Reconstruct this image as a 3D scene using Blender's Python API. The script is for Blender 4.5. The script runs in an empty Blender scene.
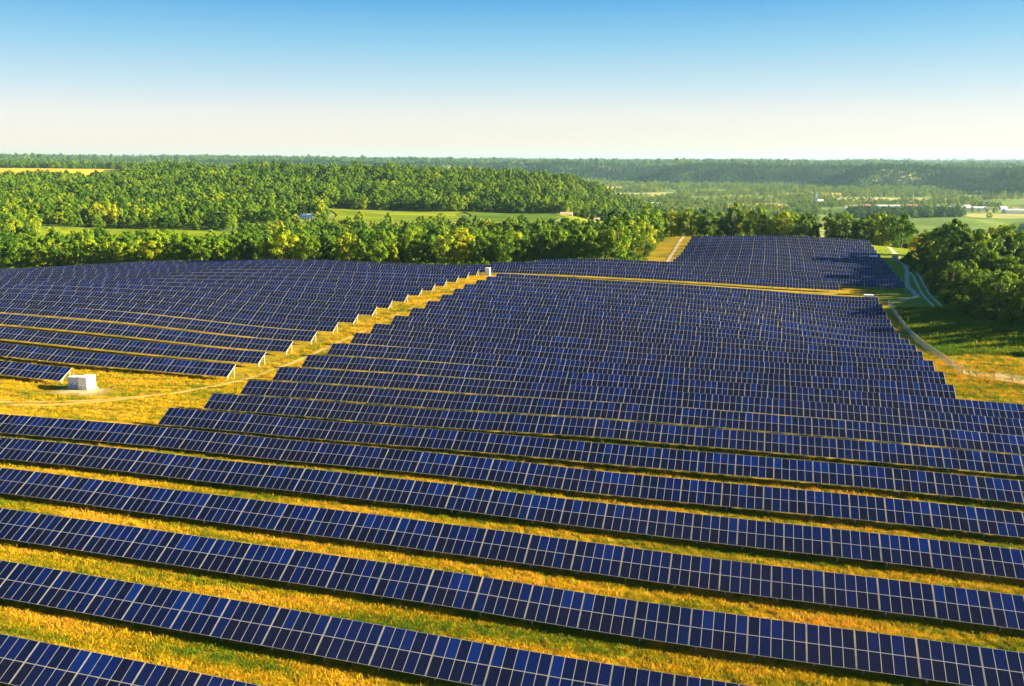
import bpy, bmesh, math, random
import numpy as np
from mathutils import Vector, Matrix

sc = bpy.context.scene
R = math.radians
# ------------------------------------------------------------------ camera, sky, sun, exposure
F, YAW, PITCH, CAM_H = 900.0, R(-14.7), math.atan(182.0 / 900.0), 43.0
cam_d = bpy.data.cameras.new('camera')
cam_d.sensor_width = 36.0
cam_d.lens = F * 36.0 / 1024.0
cam_d.clip_start = 0.5
cam_d.clip_end = 60000.0
cam = bpy.data.objects.new('camera', cam_d)
sc.collection.objects.link(cam)
cam.location = (0, 0, CAM_H)
cam.rotation_euler = (math.pi / 2 - PITCH, 0, -YAW)
sc.camera = cam

SUN_EL, SUN_AZ = R(16.5), R(11.5)        # azimuth measured from +X towards +Y
sdir = Vector((math.cos(SUN_EL) * math.cos(SUN_AZ), math.cos(SUN_EL) * math.sin(SUN_AZ), math.sin(SUN_EL)))
world = bpy.data.worlds.new('World')
sc.world = world
world.use_nodes = True
wn, wl = world.node_tree.nodes, world.node_tree.links
wn.clear()
w_out = wn.new('ShaderNodeOutputWorld')
w_bg = wn.new('ShaderNodeBackground')
w_sky = wn.new('ShaderNodeTexSky')
w_sky.sky_type = 'NISHITA'
w_sky.sun_disc = False
w_sky.sun_elevation = SUN_EL
w_sky.sun_rotation = math.pi / 2 - SUN_AZ
w_sky.altitude = 300
w_sky.air_density = 1.0
w_sky.dust_density = 0.6
w_sky.ozone_density = 3.0
w_tc = wn.new('ShaderNodeTexCoord')
w_map = wn.new('ShaderNodeMapping')
w_map.inputs['Scale'].default_value = (1, 1, 1.6)
w_hs = wn.new('ShaderNodeHueSaturation')
w_hs.inputs['Saturation'].default_value = 1.25
w_bg.inputs['Strength'].default_value = 0.05
wl.new(w_tc.outputs['Generated'], w_map.inputs['Vector'])
wl.new(w_map.outputs[0], w_sky.inputs['Vector'])
wl.new(w_sky.outputs[0], w_hs.inputs['Color'])
# pale evening band low over the horizon, fading into the clear sky above
w_sep = wn.new('ShaderNodeSeparateXYZ'); wl.new(w_tc.outputs['Generated'], w_sep.inputs[0])
w_low = wn.new('ShaderNodeValToRGB')
LOWSKY = [(0.0, (0.97, 0.83, 0.68)), (0.02, (0.98, 0.86, 0.72)), (0.048, (0.92, 0.88, 0.80)), (0.078, (0.63, 0.80, 0.845)), (0.12, (0.32, 0.65, 0.84)), (0.165, (0.11, 0.44, 0.80)), (0.30, (0.035, 0.20, 0.52))]
_e = w_low.color_ramp.elements
while len(_e) < len(LOWSKY): _e.new(0.5)
for _i, (_p, _c) in enumerate(LOWSKY): _e[_i].position = _p; _e[_i].color = (*_c, 1)
wl.new(w_sep.outputs[2], w_low.inputs[0])
w_gain = wn.new('ShaderNodeMix'); w_gain.data_type = 'RGBA'; w_gain.blend_type = 'MULTIPLY'; w_gain.inputs[0].default_value = 1.0
w_gain.inputs[7].default_value = (3.75, 3.65, 3.7, 1); wl.new(w_low.outputs[0], w_gain.inputs[6])
w_fac = wn.new('ShaderNodeMapRange'); w_fac.inputs['From Min'].default_value = 0.16; w_fac.inputs['From Max'].default_value = 0.42
w_fac.inputs['To Min'].default_value = 0.88; w_fac.inputs['To Max'].default_value = 0.0; wl.new(w_sep.outputs[2], w_fac.inputs[0])
w_mix = wn.new('ShaderNodeMix'); w_mix.data_type = 'RGBA'; wl.new(w_fac.outputs[0], w_mix.inputs[0])
wl.new(w_hs.outputs[0], w_mix.inputs[6]); wl.new(w_gain.outputs[2], w_mix.inputs[7])
wl.new(w_mix.outputs[2], w_bg.inputs['Color'])
wl.new(w_bg.outputs[0], w_out.inputs[0])

sun_d = bpy.data.lights.new('sun', 'SUN')
sun_d.energy = 5.0
sun_d.angle = R(0.55)
sun_d.color = (1.0, 0.83, 0.48)
sun = bpy.data.objects.new('sun', sun_d)
sc.collection.objects.link(sun)
sun.rotation_euler = sdir.to_track_quat('Z', 'Y').to_euler()
sc.view_settings.view_transform = 'Standard'
sc.view_settings.look = 'None'
sc.view_settings.exposure = 2.42
sc.view_settings.gamma = 1.0
sc.view_settings.use_curve_mapping = False

# ------------------------------------------------------------------ helpers
COL = sc.collection
rng = np.random.default_rng(7)
random.seed(7)

def obj(name, mesh, parent=None, loc=None):
    o = bpy.data.objects.new(name, mesh)
    COL.objects.link(o)
    if parent: o.parent = parent
    if loc is not None: o.location = loc
    return o

def tag(o, label=None, cat=None, group=None, kind=None):
    if label: o['label'] = label
    if cat: o['category'] = cat
    if group: o['group'] = group
    if kind: o['kind'] = kind
    return o

def mesh_from(name, verts, faces, mats=(), mi=None, smooth=False):
    me = bpy.data.meshes.new(name)
    me.from_pydata([tuple(v) for v in verts], [], [tuple(f) for f in faces])
    for m in mats: me.materials.append(m)
    if mi is not None: me.polygons.foreach_set('material_index', mi)
    if smooth: me.polygons.foreach_set('use_smooth', [True] * len(me.polygons))
    me.update()
    return me

class MB:
    """collects boxes / bars / quads into one mesh"""
    def __init__(s): s.v, s.f, s.m = [], [], []
    def hexa(s, P, m=0):
        b = len(s.v); s.v += [tuple(p) for p in P]
        for q in ((0,3,2,1),(4,5,6,7),(0,1,5,4),(1,2,6,5),(2,3,7,6),(3,0,4,7)):
            s.f.append(tuple(b + i for i in q)); s.m.append(m)
        return s
    def box(s, x0, x1, y0, y1, z0, z1, m=0):
        return s.hexa([(x0,y0,z0),(x1,y0,z0),(x1,y1,z0),(x0,y1,z0),(x0,y0,z1),(x1,y0,z1),(x1,y1,z1),(x0,y1,z1)], m)
    def bar(s, a, b, w, h=None, m=0):
        a, b = Vector(a), Vector(b); h = h or w
        d = (b - a).normalized()
        u = d.cross(Vector((0, 0, 1)))
        u = Vector((1, 0, 0)) if u.length < 1e-3 else u.normalized()
        t = u.cross(d).normalized()
        P = []
        for c in (a, b):
            for i, j in ((-1,-1),(1,-1),(1,1),(-1,1)): P.append(c + u * (i * w / 2) + t * (j * h / 2))
        return s.hexa(P, m)
    def mesh(s, name, mats): return mesh_from(name, s.v, s.f, mats, s.m)
    def build(s, name, mats, parent=None, loc=None):
        return obj(name, s.mesh(name, mats if isinstance(mats, (list, tuple)) else [mats]), parent, loc)

def new_mat(name):
    m = bpy.data.materials.new(name); m.use_nodes = True
    n = m.node_tree.nodes; l = m.node_tree.links
    b = n['Principled BSDF']
    return m, n, l, b

def noise(n, l, scale, detail=4, vec=None, rough=0.55, dist=0.0):
    t = n.new('ShaderNodeTexNoise'); t.inputs['Scale'].default_value = scale
    t.inputs['Detail'].default_value = detail; t.inputs['Roughness'].default_value = rough
    t.inputs['Distortion'].default_value = dist
    if vec is not None: l.new(vec, t.inputs['Vector'])
    return t.outputs['Fac']

def ramp(n, l, fac, stops, interp='LINEAR'):
    r = n.new('ShaderNodeValToRGB'); r.color_ramp.interpolation = interp
    e = r.color_ramp.elements
    while len(e) < len(stops): e.new(0.5)
    for i, (p, c) in enumerate(stops):
        e[i].position = p; e[i].color = (*c, 1) if len(c) == 3 else c
    l.new(fac, r.inputs['Fac'])
    return r.outputs['Color']

def mix(n, l, fac, a, b, blend='MIX'):
    x = n.new('ShaderNodeMix'); x.data_type = 'RGBA'; x.blend_type = blend
    for s, v in ((x.inputs[0], fac), (x.inputs[6], a), (x.inputs[7], b)):
        if isinstance(v, (int, float)): s.default_value = v
        elif isinstance(v, tuple): s.default_value = (*v, 1) if len(v) == 3 else v
        else: l.new(v, s)
    return x.outputs[2]

def math_n(n, l, op, a, b=0.0, c=None):
    x = n.new('ShaderNodeMath'); x.operation = op
    for i, v in enumerate((a, b, c)):
        if v is None: continue
        if isinstance(v, (int, float)): x.inputs[i].default_value = v
        else: l.new(v, x.inputs[i])
    return x.outputs[0]

def attr(n, name, typ='GEOMETRY'):
    a = n.new('ShaderNodeAttribute'); a.attribute_name = name; a.attribute_type = typ
    return a

def plain(name, col, rough=0.6, metal=0.0, var=0.12, scale=2.0):
    m, n, l, b = new_mat(name)
    g = n.new('ShaderNodeNewGeometry')
    c = ramp(n, l, noise(n, l, scale, 5, g.outputs['Position']), [(0.3, tuple(x * (1 - var) for x in col)), (0.7, tuple(min(1, x * (1 + var)) for x in col))])
    l.new(c, b.inputs['Base Color'])
    b.inputs['Roughness'].default_value = rough; b.inputs['Metallic'].default_value = metal
    return m

# ------------------------------------------------------------------ terrain heights
PITCH_ROW, ROW_Y0, TOP, LOW, DEP = 11.35, 57.0, 2.66, 0.80, 3.505   # row spacing; panel top edge, bottom edge, plan depth
CTRL = """-59,0,3.4 -45,0,2.9 -70,1,3.8 -54,1,3.2 -38,1,2.7 -24,1,2.1 -10,1,1.7 -81,2,3.8 -62,2,3.4 -44,2,3.0 -27,2,2.7 -12,2,2.0 2,2,1.7 15,2,1.6 24,2,1.4 -91,3,3.9 -70,3,3.3 -50,3,2.9 -31,3,2.5 -14,3,2.2 2,3,1.8 16,3,1.7 27,3,1.5 -102,4,3.7 -79,4,3.7 -56,4,3.4 -35,4,3.1 -16,4,2.5 2,4,2.1 18,4,1.9 30,4,1.6 -113,5,3.3 -87,5,3.4 -62,5,3.0 -39,5,2.9 -18,5,2.3 2,5,2.2 20,5,2.1 32,5,1.8 -91,6,2.9 -68,6,2.7 -43,6,2.8 -20,6,2.6 2,6,2.5 21,6,2.3 35,6,2.0 -90,7,2.6 -74,7,2.6 -46,7,2.5 -21,7,3.0 2,7,2.7 23,7,2.4 38,7,2.1 -145,8,2.8 -130,8,2.3 -90,8,2.3 -80,8,2.4 -50,8,2.3 -23,8,2.6 2,8,2.4 25,8,2.1 41,8,1.7 -156,9,3.7 -120,9,2.7 -100,9,2.3 -90,9,2.3 -86,9,2.4 -54,9,2.4 -25,9,2.5 2,9,2.3 26,9,1.9 44,9,1.4 -166,10,4.7 -129,10,3.3 -100,10,2.6 -89,10,2.5 -58,10,2.4 -27,10,2.1 2,10,2.0 28,10,1.6 47,10,1.1 -177,11,5.7 -137,11,4.2 -99,11,2.8 -98,11,2.8 -89,11,2.8 -62,11,2.6 -29,11,1.9 2,11,1.5 30,11,1.4 39,11,1.3 -187,12,6.3 -145,12,5.1 -103,12,3.0 -99,12,3.0 -89,12,3.2 -65,12,2.7 -31,12,2.0 2,12,1.5 31,12,1.3 39,12,1.3 -198,13,6.5 -153,13,5.7 -109,13,3.4 -99,13,3.3 -89,13,3.4 -69,13,2.8 -32,13,2.2 1,13,1.6 33,13,1.2 39,13,1.1 -209,14,6.2 -162,14,5.9 -115,14,3.8 -98,14,3.6 -88,14,3.6 -73,14,3.2 -34,14,2.5 1,14,1.7 34,14,0.9 39,14,0.8 -220,15,5.7 -170,15,5.8 -121,15,4.0 -98,15,3.8 -87,15,3.9 -77,15,3.5 -36,15,2.9 1,15,1.7 40,15,0.1 -230,16,5.0 -178,16,5.2 -127,16,4.2 -98,16,3.9 -87,16,4.2 -81,16,4.0 -38,16,3.1 1,16,1.4 40,16,-0.7 -241,17,4.2 -187,17,4.7 -133,17,4.4 -97,17,4.1 -86,17,4.3 -84,17,4.2 -40,17,3.2 1,17,1.2 39,17,-1.3 -252,18,3.3 -195,18,4.1 -139,18,4.6 -97,18,4.3 -88,18,4.6 -86,18,4.5 -42,18,3.3 1,18,1.1 40,18,-1.6 -263,19,2.3 -203,19,3.6 -145,19,4.5 -97,19,4.2 -92,19,4.6 -87,19,4.4 -44,19,3.3 1,19,1.0 40,19,-1.5 -274,20,1.2 -212,20,3.0 -151,20,4.3 -97,20,4.2 -96,20,4.3 -86,20,4.3 -45,20,3.2 1,20,1.0 41,20,-1.0 -285,21,0.0 -220,21,2.5 -157,21,4.1 -100,21,4.2 -96,21,4.1 -86,21,4.1 -47,21,3.0 1,21,1.1 41,21,-0.4 -296,22,-1.2 -228,22,1.9 -163,22,3.9 -104,22,4.0 -96,22,4.0 -86,22,3.9 -49,22,2.7 1,22,1.3 41,22,0.1 -306,23,-2.6 -237,23,1.3 -169,23,3.6 -107,23,3.5 -96,23,3.8 -317,24,-4.0 -245,24,0.7 -175,24,3.2 -111,24,3.0 -53,24,3.3 1,24,1.9 30,24,1.3 -328,25,-5.5 -253,25,0.0 -181,25,2.8 -115,25,2.4 -55,25,3.5 1,25,2.4 52,25,1.2 54,25,1.1 -56,26,3.8 1,26,2.8 54,26,1.5 -58,27,4.0 1,27,3.3 54,27,1.8 1,28,3.8 54,28,2.0 1,29,4.2 54,29,2.3 1,30,4.6 55,30,2.6 1,31,5.0 55,31,2.9 1,32,5.4 56,32,3.3 1,33,5.7 55,33,3.8 1,34,6.0 56,34,4.4 1,35,6.2 56,35,5.0 0,36,6.4 56,36,5.4"""
cp = np.array([[float(q) for q in t.split(',')] for t in CTRL.split()])
cp[:, 1] = ROW_Y0 + PITCH_ROW * cp[:, 1]
cp[:, 2] -= TOP
FWD = np.array([math.sin(YAW), math.cos(YAW)]); RGT = np.array([math.cos(YAW), -math.sin(YAW)])
def uv_of(x, y): return x * RGT[0] + y * RGT[1], x * FWD[0] + y * FWD[1]
def xy_of(u, v): return u * RGT[0] + v * FWD[0], u * RGT[1] + v * FWD[1]
# far relief: rows are distances ahead of the camera, columns are directions (sideways / ahead)
S_COL = np.array([-1.5, -0.57, -0.425, -0.235, -0.07, 0.05, 0.1, 0.145, 0.21, 0.38, 0.57, 0.66, 1.5])
V_ROW = np.array([380, 480, 600, 700, 850, 1060, 1250, 1500, 1640, 1750, 2100, 2700, 3300, 3850, 4150, 4500, 5500, 8000, 12000, 26000])
H_TAB = np.array([
 [-7, -6, -3, -2, -1, 0, 0, 1, 0, -3, -4, -4, -4],
 [-10, -10, -9, -9, -5, 0, 2, 3, 3, -4, -6, -6, -6],
 [-16, -16, -17, -18, -18, -16, -14, -12, -13, -34, -34, -28, -20],
 [-9, -9, -16, -19, -21, -20, -20, -22, -30, -54, -54, -44, -30],
 [-9, -10, -13, -14, -14, -15, -20, -34, -48, -68, -68, -52, -40],
 [-5, -6, -9, -12, -14, -16, -26, -46, -62, -76, -76, -56, -44],
 [-4, -4, 2, 0, -2, -9, -24, -50, -70, -81, -80, -50, -36],
 [-4, -4, 5, 18, 15, 4, -14, -44, -76, -83, -80, -36, -22],
 [-1, -1, 7, 17, 14, 1, -21, -52, -78, -83, -81, -40, -26],
 [13, 14, 16, 16, 12, -2, -28, -60, -80, -83, -82, -44, -30],
 [22, 22, 20, 5, -6, -30, -55, -74, -82, -83, -83, -70, -60],
 [24, 24, 20, -10, -36, -66, -78, -82, -83, -83, -83, -83, -83],
 [14, 14, -11, -22, -52, -76, -82, -83, -83, -83, -83, -83, -83],
 [14, 12, -9, -18, -50, -70, -78, -80, -80, -80, -80, -80, -80],
 [18, 16, 5, 0, -20, -30, -36, -40, -40, -44, -44, -44, -44],
 [22, 22, 19, 18, 12, 10, 8, 8, 6, 3, 0, 0, 0],
 [32, 32, 28, 26, 20, 18, 16, 14, 12, 8, 6, 6, 6],
 [58, 58, 51, 48, 38, 30, 26, 24, 20, 14, 12, 12, 12],
 [84, 84, 74, 70, 55, 40, 34, 30, 26, 20, 16, 16, 16],
 [70, 70, 63, 60, 50, 40, 34, 30, 26, 22, 20, 20, 20]], float)

def tab(u, v):
    s = np.clip(u / np.maximum(v, 1.0), -1.5, 1.5); lv = np.log(np.clip(v, 380, 26000)); L = np.log(V_ROW)
    i = np.clip(np.searchsorted(L, lv) - 1, 0, len(L) - 2); j = np.clip(np.searchsorted(S_COL, s) - 1, 0, len(S_COL) - 2)
    a = (lv - L[i]) / (L[i + 1] - L[i]); b = (s - S_COL[j]) / (S_COL[j + 1] - S_COL[j])
    a = a * a * (3 - 2 * a) * 0.5 + a * 0.5; b = b * b * (3 - 2 * b) * 0.5 + b * 0.5
    return (H_TAB[i, j] * (1 - b) + H_TAB[i, j + 1] * b) * (1 - a) + (H_TAB[i + 1, j] * (1 - b) + H_TAB[i + 1, j + 1] * b) * a

def lumps(x, y, wl, seed):
    r = np.random.default_rng(seed); t = 0
    for k in range(7):
        an = r.uniform(0, math.pi * 2); w = wl * r.uniform(0.6, 1.7); ph = r.uniform(0, 6.28)
        t = t + np.sin((x * math.cos(an) + y * math.sin(an)) * 6.283 / w + ph + 1.3 * np.sin((x * math.sin(an) - y * math.cos(an)) * 6.283 / (w * 1.7)))
    return t / 3.6

def sstep(a, b, x):
    t = np.clip((x - a) / (b - a), 0, 1); return t * t * (3 - 2 * t)

# near field: smooth surface through the surveyed row lines
ring = []
for s in np.linspace(-1.2, 1.1, 24):
    for v in (520, 600): ring.append((*xy_of(s * v, v), tab(np.array(s * v), np.array(float(v)))))
for (x, y, z) in [(-420,-40,0.2),(-250,-40,0.2),(-100,-40,0.5),(0,-40,0.2),(100,-40,-0.8),(220,-40,-2),(-300,80,0.5),(-420,150,-2),(-420,300,-6),(-380,440,-10),
                  (110,90,-1.5),(200,120,-2),(90,200,-1.5),(90,270,-1.8),(90,330,-1.5),(110,400,-1.5),(200,300,-2),(200,420,-3),(66,210,-0.6),(64,260,-1.2),(62,310,-0.8),(64,370,0.5),(68,420,0.6),
                  (-200,400,-6),(-260,430,-9.5),(-120,400,-3.5),(-300,400,-9.5),(-36,400,-0.4),(-36,440,1.0),(-34,506,2.6),(20,500,3.2),(-110,460,-6),(-170,460,-9)]:
    ring.append((x, y, z))
cp = np.vstack([cp, np.array(ring, float)])
def _tps(r2): return np.where(r2 > 0, r2 * np.log(np.maximum(r2, 1e-12)), 0.0)
_c = cp[:, :2] / 100.0
_K = _tps(((_c[:, None] - _c[None]) ** 2).sum(-1)) + np.eye(len(_c)) * 0.015
_P = np.hstack([np.ones((len(_c), 1)), _c])
_A = np.block([[_K, _P], [_P.T, np.zeros((3, 3))]])
_W = np.linalg.solve(_A, np.concatenate([cp[:, 2], np.zeros(3)]))

def near_h(x, y):
    q = np.stack([x, y], -1) / 100.0; out = np.zeros(len(q))
    for i in range(0, len(q), 20000):
        k = _tps(((q[i:i + 20000, None] - _c[None]) ** 2).sum(-1))
        out[i:i + 20000] = k @ _W[:-3] + _W[-3] + q[i:i + 20000] @ _W[-2:]
    return out

def height(x, y):
    x = np.atleast_1d(np.asarray(x, float)); y = np.atleast_1d(np.asarray(y, float))
    u, v = uv_of(x, y)
    far = tab(u, v)
    far = far + lumps(x, y, 300, 3) * 6.0 * sstep(900, 1300, v) * (1 - sstep(1900, 2300, v))
    s = u / np.maximum(v, 1.0)                                               # the river bluff: nearer on the right, folded into spurs
    vb = 5500 - 4100 * np.clip(s - 0.09, -0.05, 0.7) + lumps(x, y, 1500, 12) * 330 + lumps(x, y, 480, 13) * 130
    plat = 7 - 12 * sstep(0.1, 0.6, s) + 26 * (1 - sstep(-0.3, 0.15, s)) + lumps(x, y, 1100, 8) * 11 + lumps(x, y, 5200, 18) * 14 * sstep(6500, 9000, v) + 12 * sstep(7000, 14000, v) + 22 * (1 - sstep(-0.35, 0.2, s)) * sstep(6000, 12000, v)
    bluff = -83 + (plat + 83) * sstep(-40, 330, v - vb)
    k = sstep(3000, 3400, v) * sstep(-0.33, -0.12, s)
    far = far * (1 - k) + bluff * k + lumps(x, y, 1500, 8) * 8 * sstep(3900, 4600, v) * (1 - k)
    wgt = 1 - sstep(500, 590, np.hypot(u * 0.9, v))
    wgt = np.where(v < 0, 1.0, wgt)
    near = np.zeros_like(far); m = wgt > 0
    if m.any(): near[m] = near_h(np.clip(x[m], -480, 280), np.clip(y[m], -60, 620))
    return near * wgt + far * (1 - wgt)
def h1(x, y): return float(height(x, y)[0])

# ------------------------------------------------------------------ ground material
gm, n, l, b = new_mat('meadow')
geo = n.new('ShaderNodeNewGeometry'); pos = geo.outputs['Position']
mp = n.new('ShaderNodeMapping'); mp.inputs['Scale'].default_value = (0.22, 1.0, 1.0); l.new(pos, mp.inputs['Vector'])
streak = noise(n, l, 1.5, 6, mp.outputs[0], 0.7)
patch = noise(n, l, 0.09, 6, pos, 0.62, 0.6)
fine = noise(n, l, 7.0, 5, pos, 0.75)
gold = ramp(n, l, streak, [(0.32, (0.13, 0.12, 0.004)), (0.44, (0.34, 0.235, 0.006)), (0.56, (0.50, 0.33, 0.009)), (0.70, (0.62, 0.43, 0.04))])
green = ramp(n, l, streak, [(0.30, (0.035, 0.070, 0.010)), (0.5, (0.10, 0.145, 0.016)), (0.7, (0.19, 0.20, 0.028))])
gfac = ramp(n, l, patch, [(0.42, (0, 0, 0)), (0.66, (1, 1, 1))])
near_c = mix(n, l, math_n(n, l, 'MULTIPLY', gfac, 0.75), gold, green)
near_c = mix(n, l, math_n(n, l, 'MULTIPLY', fine, 0.45), near_c, (0.13, 0.085, 0.006))
farpatch = noise(n, l, 0.006, 5, pos, 0.55)
far_c = ramp(n, l, farpatch, [(0.36, (0.06, 0.11, 0.02)), (0.48, (0.13, 0.19, 0.03)), (0.58, (0.22, 0.25, 0.05)), (0.70, (0.40, 0.33, 0.10))])
rough_c = ramp(n, l, noise(n, l, 0.22, 9, pos, 0.82, 1.5), [(0.3, (0.075, 0.13, 0.008)), (0.5, (0.17, 0.25, 0.012)), (0.62, (0.28, 0.28, 0.03)), (0.75, (0.42, 0.32, 0.14))])
zone = attr(n, 'zone'); sep = n.new('ShaderNodeSeparateColor'); l.new(zone.outputs['Color'], sep.inputs[0])
c = mix(n, l, sep.outputs[0], near_c, far_c)
c = mix(n, l, sep.outputs[1], c, rough_c)
c = mix(n, l, sep.outputs[2], c, (0.20, 0.15, 0.075))
l.new(c, b.inputs['Base Color']); b.inputs['Roughness'].default_value = 0.95
b.inputs['Specular IOR Level'].default_value = 0.1
bp = n.new('ShaderNodeBump'); bp.inputs['Strength'].default_value = 0.9; bp.inputs['Distance'].default_value = 0.25
hh = math_n(n, l, 'ADD', streak, fine); l.new(hh, bp.inputs['Height']); l.new(bp.outputs[0], b.inputs['Normal'])

# one ground sheet from below the camera to the horizon
vv = [-30.0, -5.0, 12.0]
while vv[-1] < 26000: vv.append(vv[-1] + max(1.6, vv[-1] * 0.0115))
vv = np.array(vv); ss = np.linspace(-1.45, 1.45, 330)
V, S = np.meshgrid(vv, ss, indexing='ij'); U = S * np.maximum(V, 60.0)
X, Y = xy_of(U, V)
xs, ys = X.ravel(), Y.ravel()
Z = height(xs, ys)
nu, nv = len(ss), len(vv)
idx = np.arange(nu * nv).reshape(nv, nu)
fq = np.stack([idx[:-1, :-1], idx[:-1, 1:], idx[1:, 1:], idx[1:, :-1]], -1).reshape(-1, 4)
def np_mesh(name, co, faces, mats, smooth=True):
    me = bpy.data.meshes.new(name); k = faces.shape[1]
    me.vertices.add(len(co)); me.vertices.foreach_set('co', np.asarray(co, np.float32).ravel())
    me.loops.add(faces.size); me.loops.foreach_set('vertex_index', faces.ravel().astype(np.int32))
    me.polygons.add(len(faces)); me.polygons.foreach_set('loop_start', np.arange(0, faces.size, k, dtype=np.int32))
    me.polygons.foreach_set('loop_total', np.full(len(faces), k, np.int32)) if hasattr(me.polygons[0], 'loop_total') and False else None
    me.update(calc_edges=True); me.validate()
    if smooth: me.polygons.foreach_set('use_smooth', np.ones(len(faces), bool))
    for m in mats: me.materials.append(m)
    return me
gme = np_mesh('ground', np.stack([xs, ys, Z], -1), fq, [gm])
uu, vw = uv_of(xs, ys)
zr = sstep(560, 700, vw)                                                      # far meadows
wood = sstep(50, 58, xs + 4 * lumps(xs, ys, 60, 2)) * sstep(225, 245, ys + 0.4 * (xs - 60)) * (1 - zr)
side = sstep(42, 46, xs) * sstep(225, 236, ys - 0.9 * (60 - xs) ) * (1 - zr) * 0.85
behind = sstep(345, 350, ys) * (1 - sstep(-62, -46, xs)) * (1 - zr)
zg = np.clip(np.maximum(np.maximum(wood, side), behind), 0, 1)
ca = gme.color_attributes.new('zone', 'FLOAT_COLOR', 'POINT')
ca.data.foreach_set('color', np.stack([zr, zg, np.zeros_like(zr), np.ones_like(zr)], -1).ravel().astype(np.float32))
ground = tag(obj('ground', gme), kind='structure')

def sheet(name, mat, x0x1, y0y1, off, step, mask=None):
    pass

def ribbon(name, mat, pts, width, off=0.05, step=1.5, edge=0.25, seed=1, kind='structure', cross=4):
    """a strip of path lying on the ground along a polyline, with a slightly uneven edge"""
    P = [Vector(p) for p in pts]; line = []
    for i in range(len(P) - 1):
        p0 = P[max(i - 1, 0)]; p1 = P[i]; p2 = P[i + 1]; p3 = P[min(i + 2, len(P) - 1)]
        m = max(1, int((p2 - p1).length / step))
        for k in range(m):
            t = k / m
            line.append(0.5 * ((2 * p1) + (-p0 + p2) * t + (2 * p0 - 5 * p1 + 4 * p2 - p3) * t * t + (-p0 + 3 * p1 - 3 * p2 + p3) * t ** 3))
    line.append(P[-1]); r = random.Random(seed); vs = []
    for i, p in enumerate(line):
        d = (line[min(i + 1, len(line) - 1)] - line[max(i - 1, 0)]).normalized(); nn = Vector((-d.y, d.x))
        wa, wb = width / 2 + r.uniform(-edge, edge), width / 2 + r.uniform(-edge, edge)
        for k in range(cross + 1): vs.append(p + nn * (-wa + (wa + wb) * k / cross))
    zz = height([q.x for q in vs], [q.y for q in vs]) + off
    co = [(q.x, q.y, z) for q, z in zip(vs, zz)]; c1 = cross + 1
    fc = [(i * c1 + k, i * c1 + k + 1, (i + 1) * c1 + k + 1, (i + 1) * c1 + k) for i in range(len(line) - 1) for k in range(cross)]
    o = obj(name, mesh_from(name, co, fc, [mat], smooth=True)); o['kind'] = kind
    at = o.data.attributes.new('edge', 'FLOAT', 'POINT')
    ev = [abs(2 * k / cross - 1) for _ in line for k in range(c1)]
    nl_ = len(line)
    for i in (0, 1, nl_ - 2, nl_ - 1):
        for k in range(c1): ev[i * c1 + k] = 1.0 if i in (0, nl_ - 1) else max(ev[i * c1 + k], 0.7)
    at.data.foreach_set('value', np.array(ev, np.float32))
    return o

# ------------------------------------------------------------------ tracks and fields
def soil(name, a, c, scale=1.2):
    m, n, l, b = new_mat(name); g = n.new('ShaderNodeNewGeometry')
    x = ramp(n, l, noise(n, l, scale, 7, g.outputs['Position'], 0.7), [(0.3, a), (0.7, c)])
    l.new(x, b.inputs['Base Color']); b.inputs['Roughness'].default_value = 0.95
    bp = n.new('ShaderNodeBump'); bp.inputs['Strength'].default_value = 0.5; bp.inputs['Distance'].default_value = 0.1
    l.new(noise(n, l, 5, 5, g.outputs['Position'], 0.7), bp.inputs['Height']); l.new(bp.outputs[0], b.inputs['Normal'])
    # worn ragged verge: the soil thins out into the grass towards the edge
    ed = attr(n, 'edge').outputs['Fac']; nz = noise(n, l, 1.1, 6, g.outputs['Position'], 0.75)
    k = math_n(n, l, 'SUBTRACT', math_n(n, l, 'ADD', math_n(n, l, 'MULTIPLY', nz, 1.5), 0.40), ed)
    mr = n.new('ShaderNodeMapRange'); mr.inputs['From Min'].default_value = 0.0; mr.inputs['From Max'].default_value = 0.75; l.new(k, mr.inputs[0])
    l.new(mr.outputs[0], b.inputs['Alpha'])
    return m
m_track = soil('dry_track', (0.42, 0.27, 0.03), (0.58, 0.39, 0.09))
m_pad = soil('gravel_pad', (0.40, 0.28, 0.10), (0.64, 0.48, 0.26), 2.0)
m_grey = soil('grey_gravel', (0.36, 0.31, 0.18), (0.58, 0.50, 0.32))
m_rut = soil('wheel_rut', (0.40, 0.38, 0.18), (0.70, 0.62, 0.40))
m_gold = soil('stubble_gold', (0.48, 0.24, 0.012), (0.66, 0.36, 0.03))

lane = [(-128, 128.5), (-119, 131), (-111, 137), (-103, 146), (-97, 158), (-94.5, 175), (-93.5, 200), (-93.2, 240), (-93, 285), (-93, 325)]
ribbon('lane_track', m_track, lane, 2.1, 0.05, seed=3)
ribbon('clearing_track', m_track, [(-170, 124), (-150, 126.5), (-132, 129.5), (-118, 134), (-106, 142)], 2.0, 0.066, seed=8)
ribbon('gravel_pad', m_pad, [(-127.5, 140.2), (-124, 140.6), (-120.5, 141.0), (-117.0, 141.8)], 6.2, 0.085, edge=0.9, seed=5)
for dy in (-1.3, 1.3):
    ribbon('cross_track', m_track, [(-95, 326.0 + dy), (-60, 324.9 + dy), (-20, 325.1 + dy), (12, 325.3 + dy), (31, 325.2 + dy)], 1.0, 0.06, seed=int(9 + dy))
0 and ribbon('orange_verge', m_gold, [(-38, 396), (-37.5, 430), (-36.5, 470), (-36, 508)], 13, 0.05, edge=0.5, seed=14)
ribbon('pale_track', m_pad, [(-34, 392), (-34.2, 430), (-34, 470), (-33.2, 507), (-30, 513)], 2.4, 0.09, seed=15)
ribbon('orange_bank', m_gold, [(-4, 492), (8, 491), (22, 489)], 7, 0.07, edge=0.8, seed=16)
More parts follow.
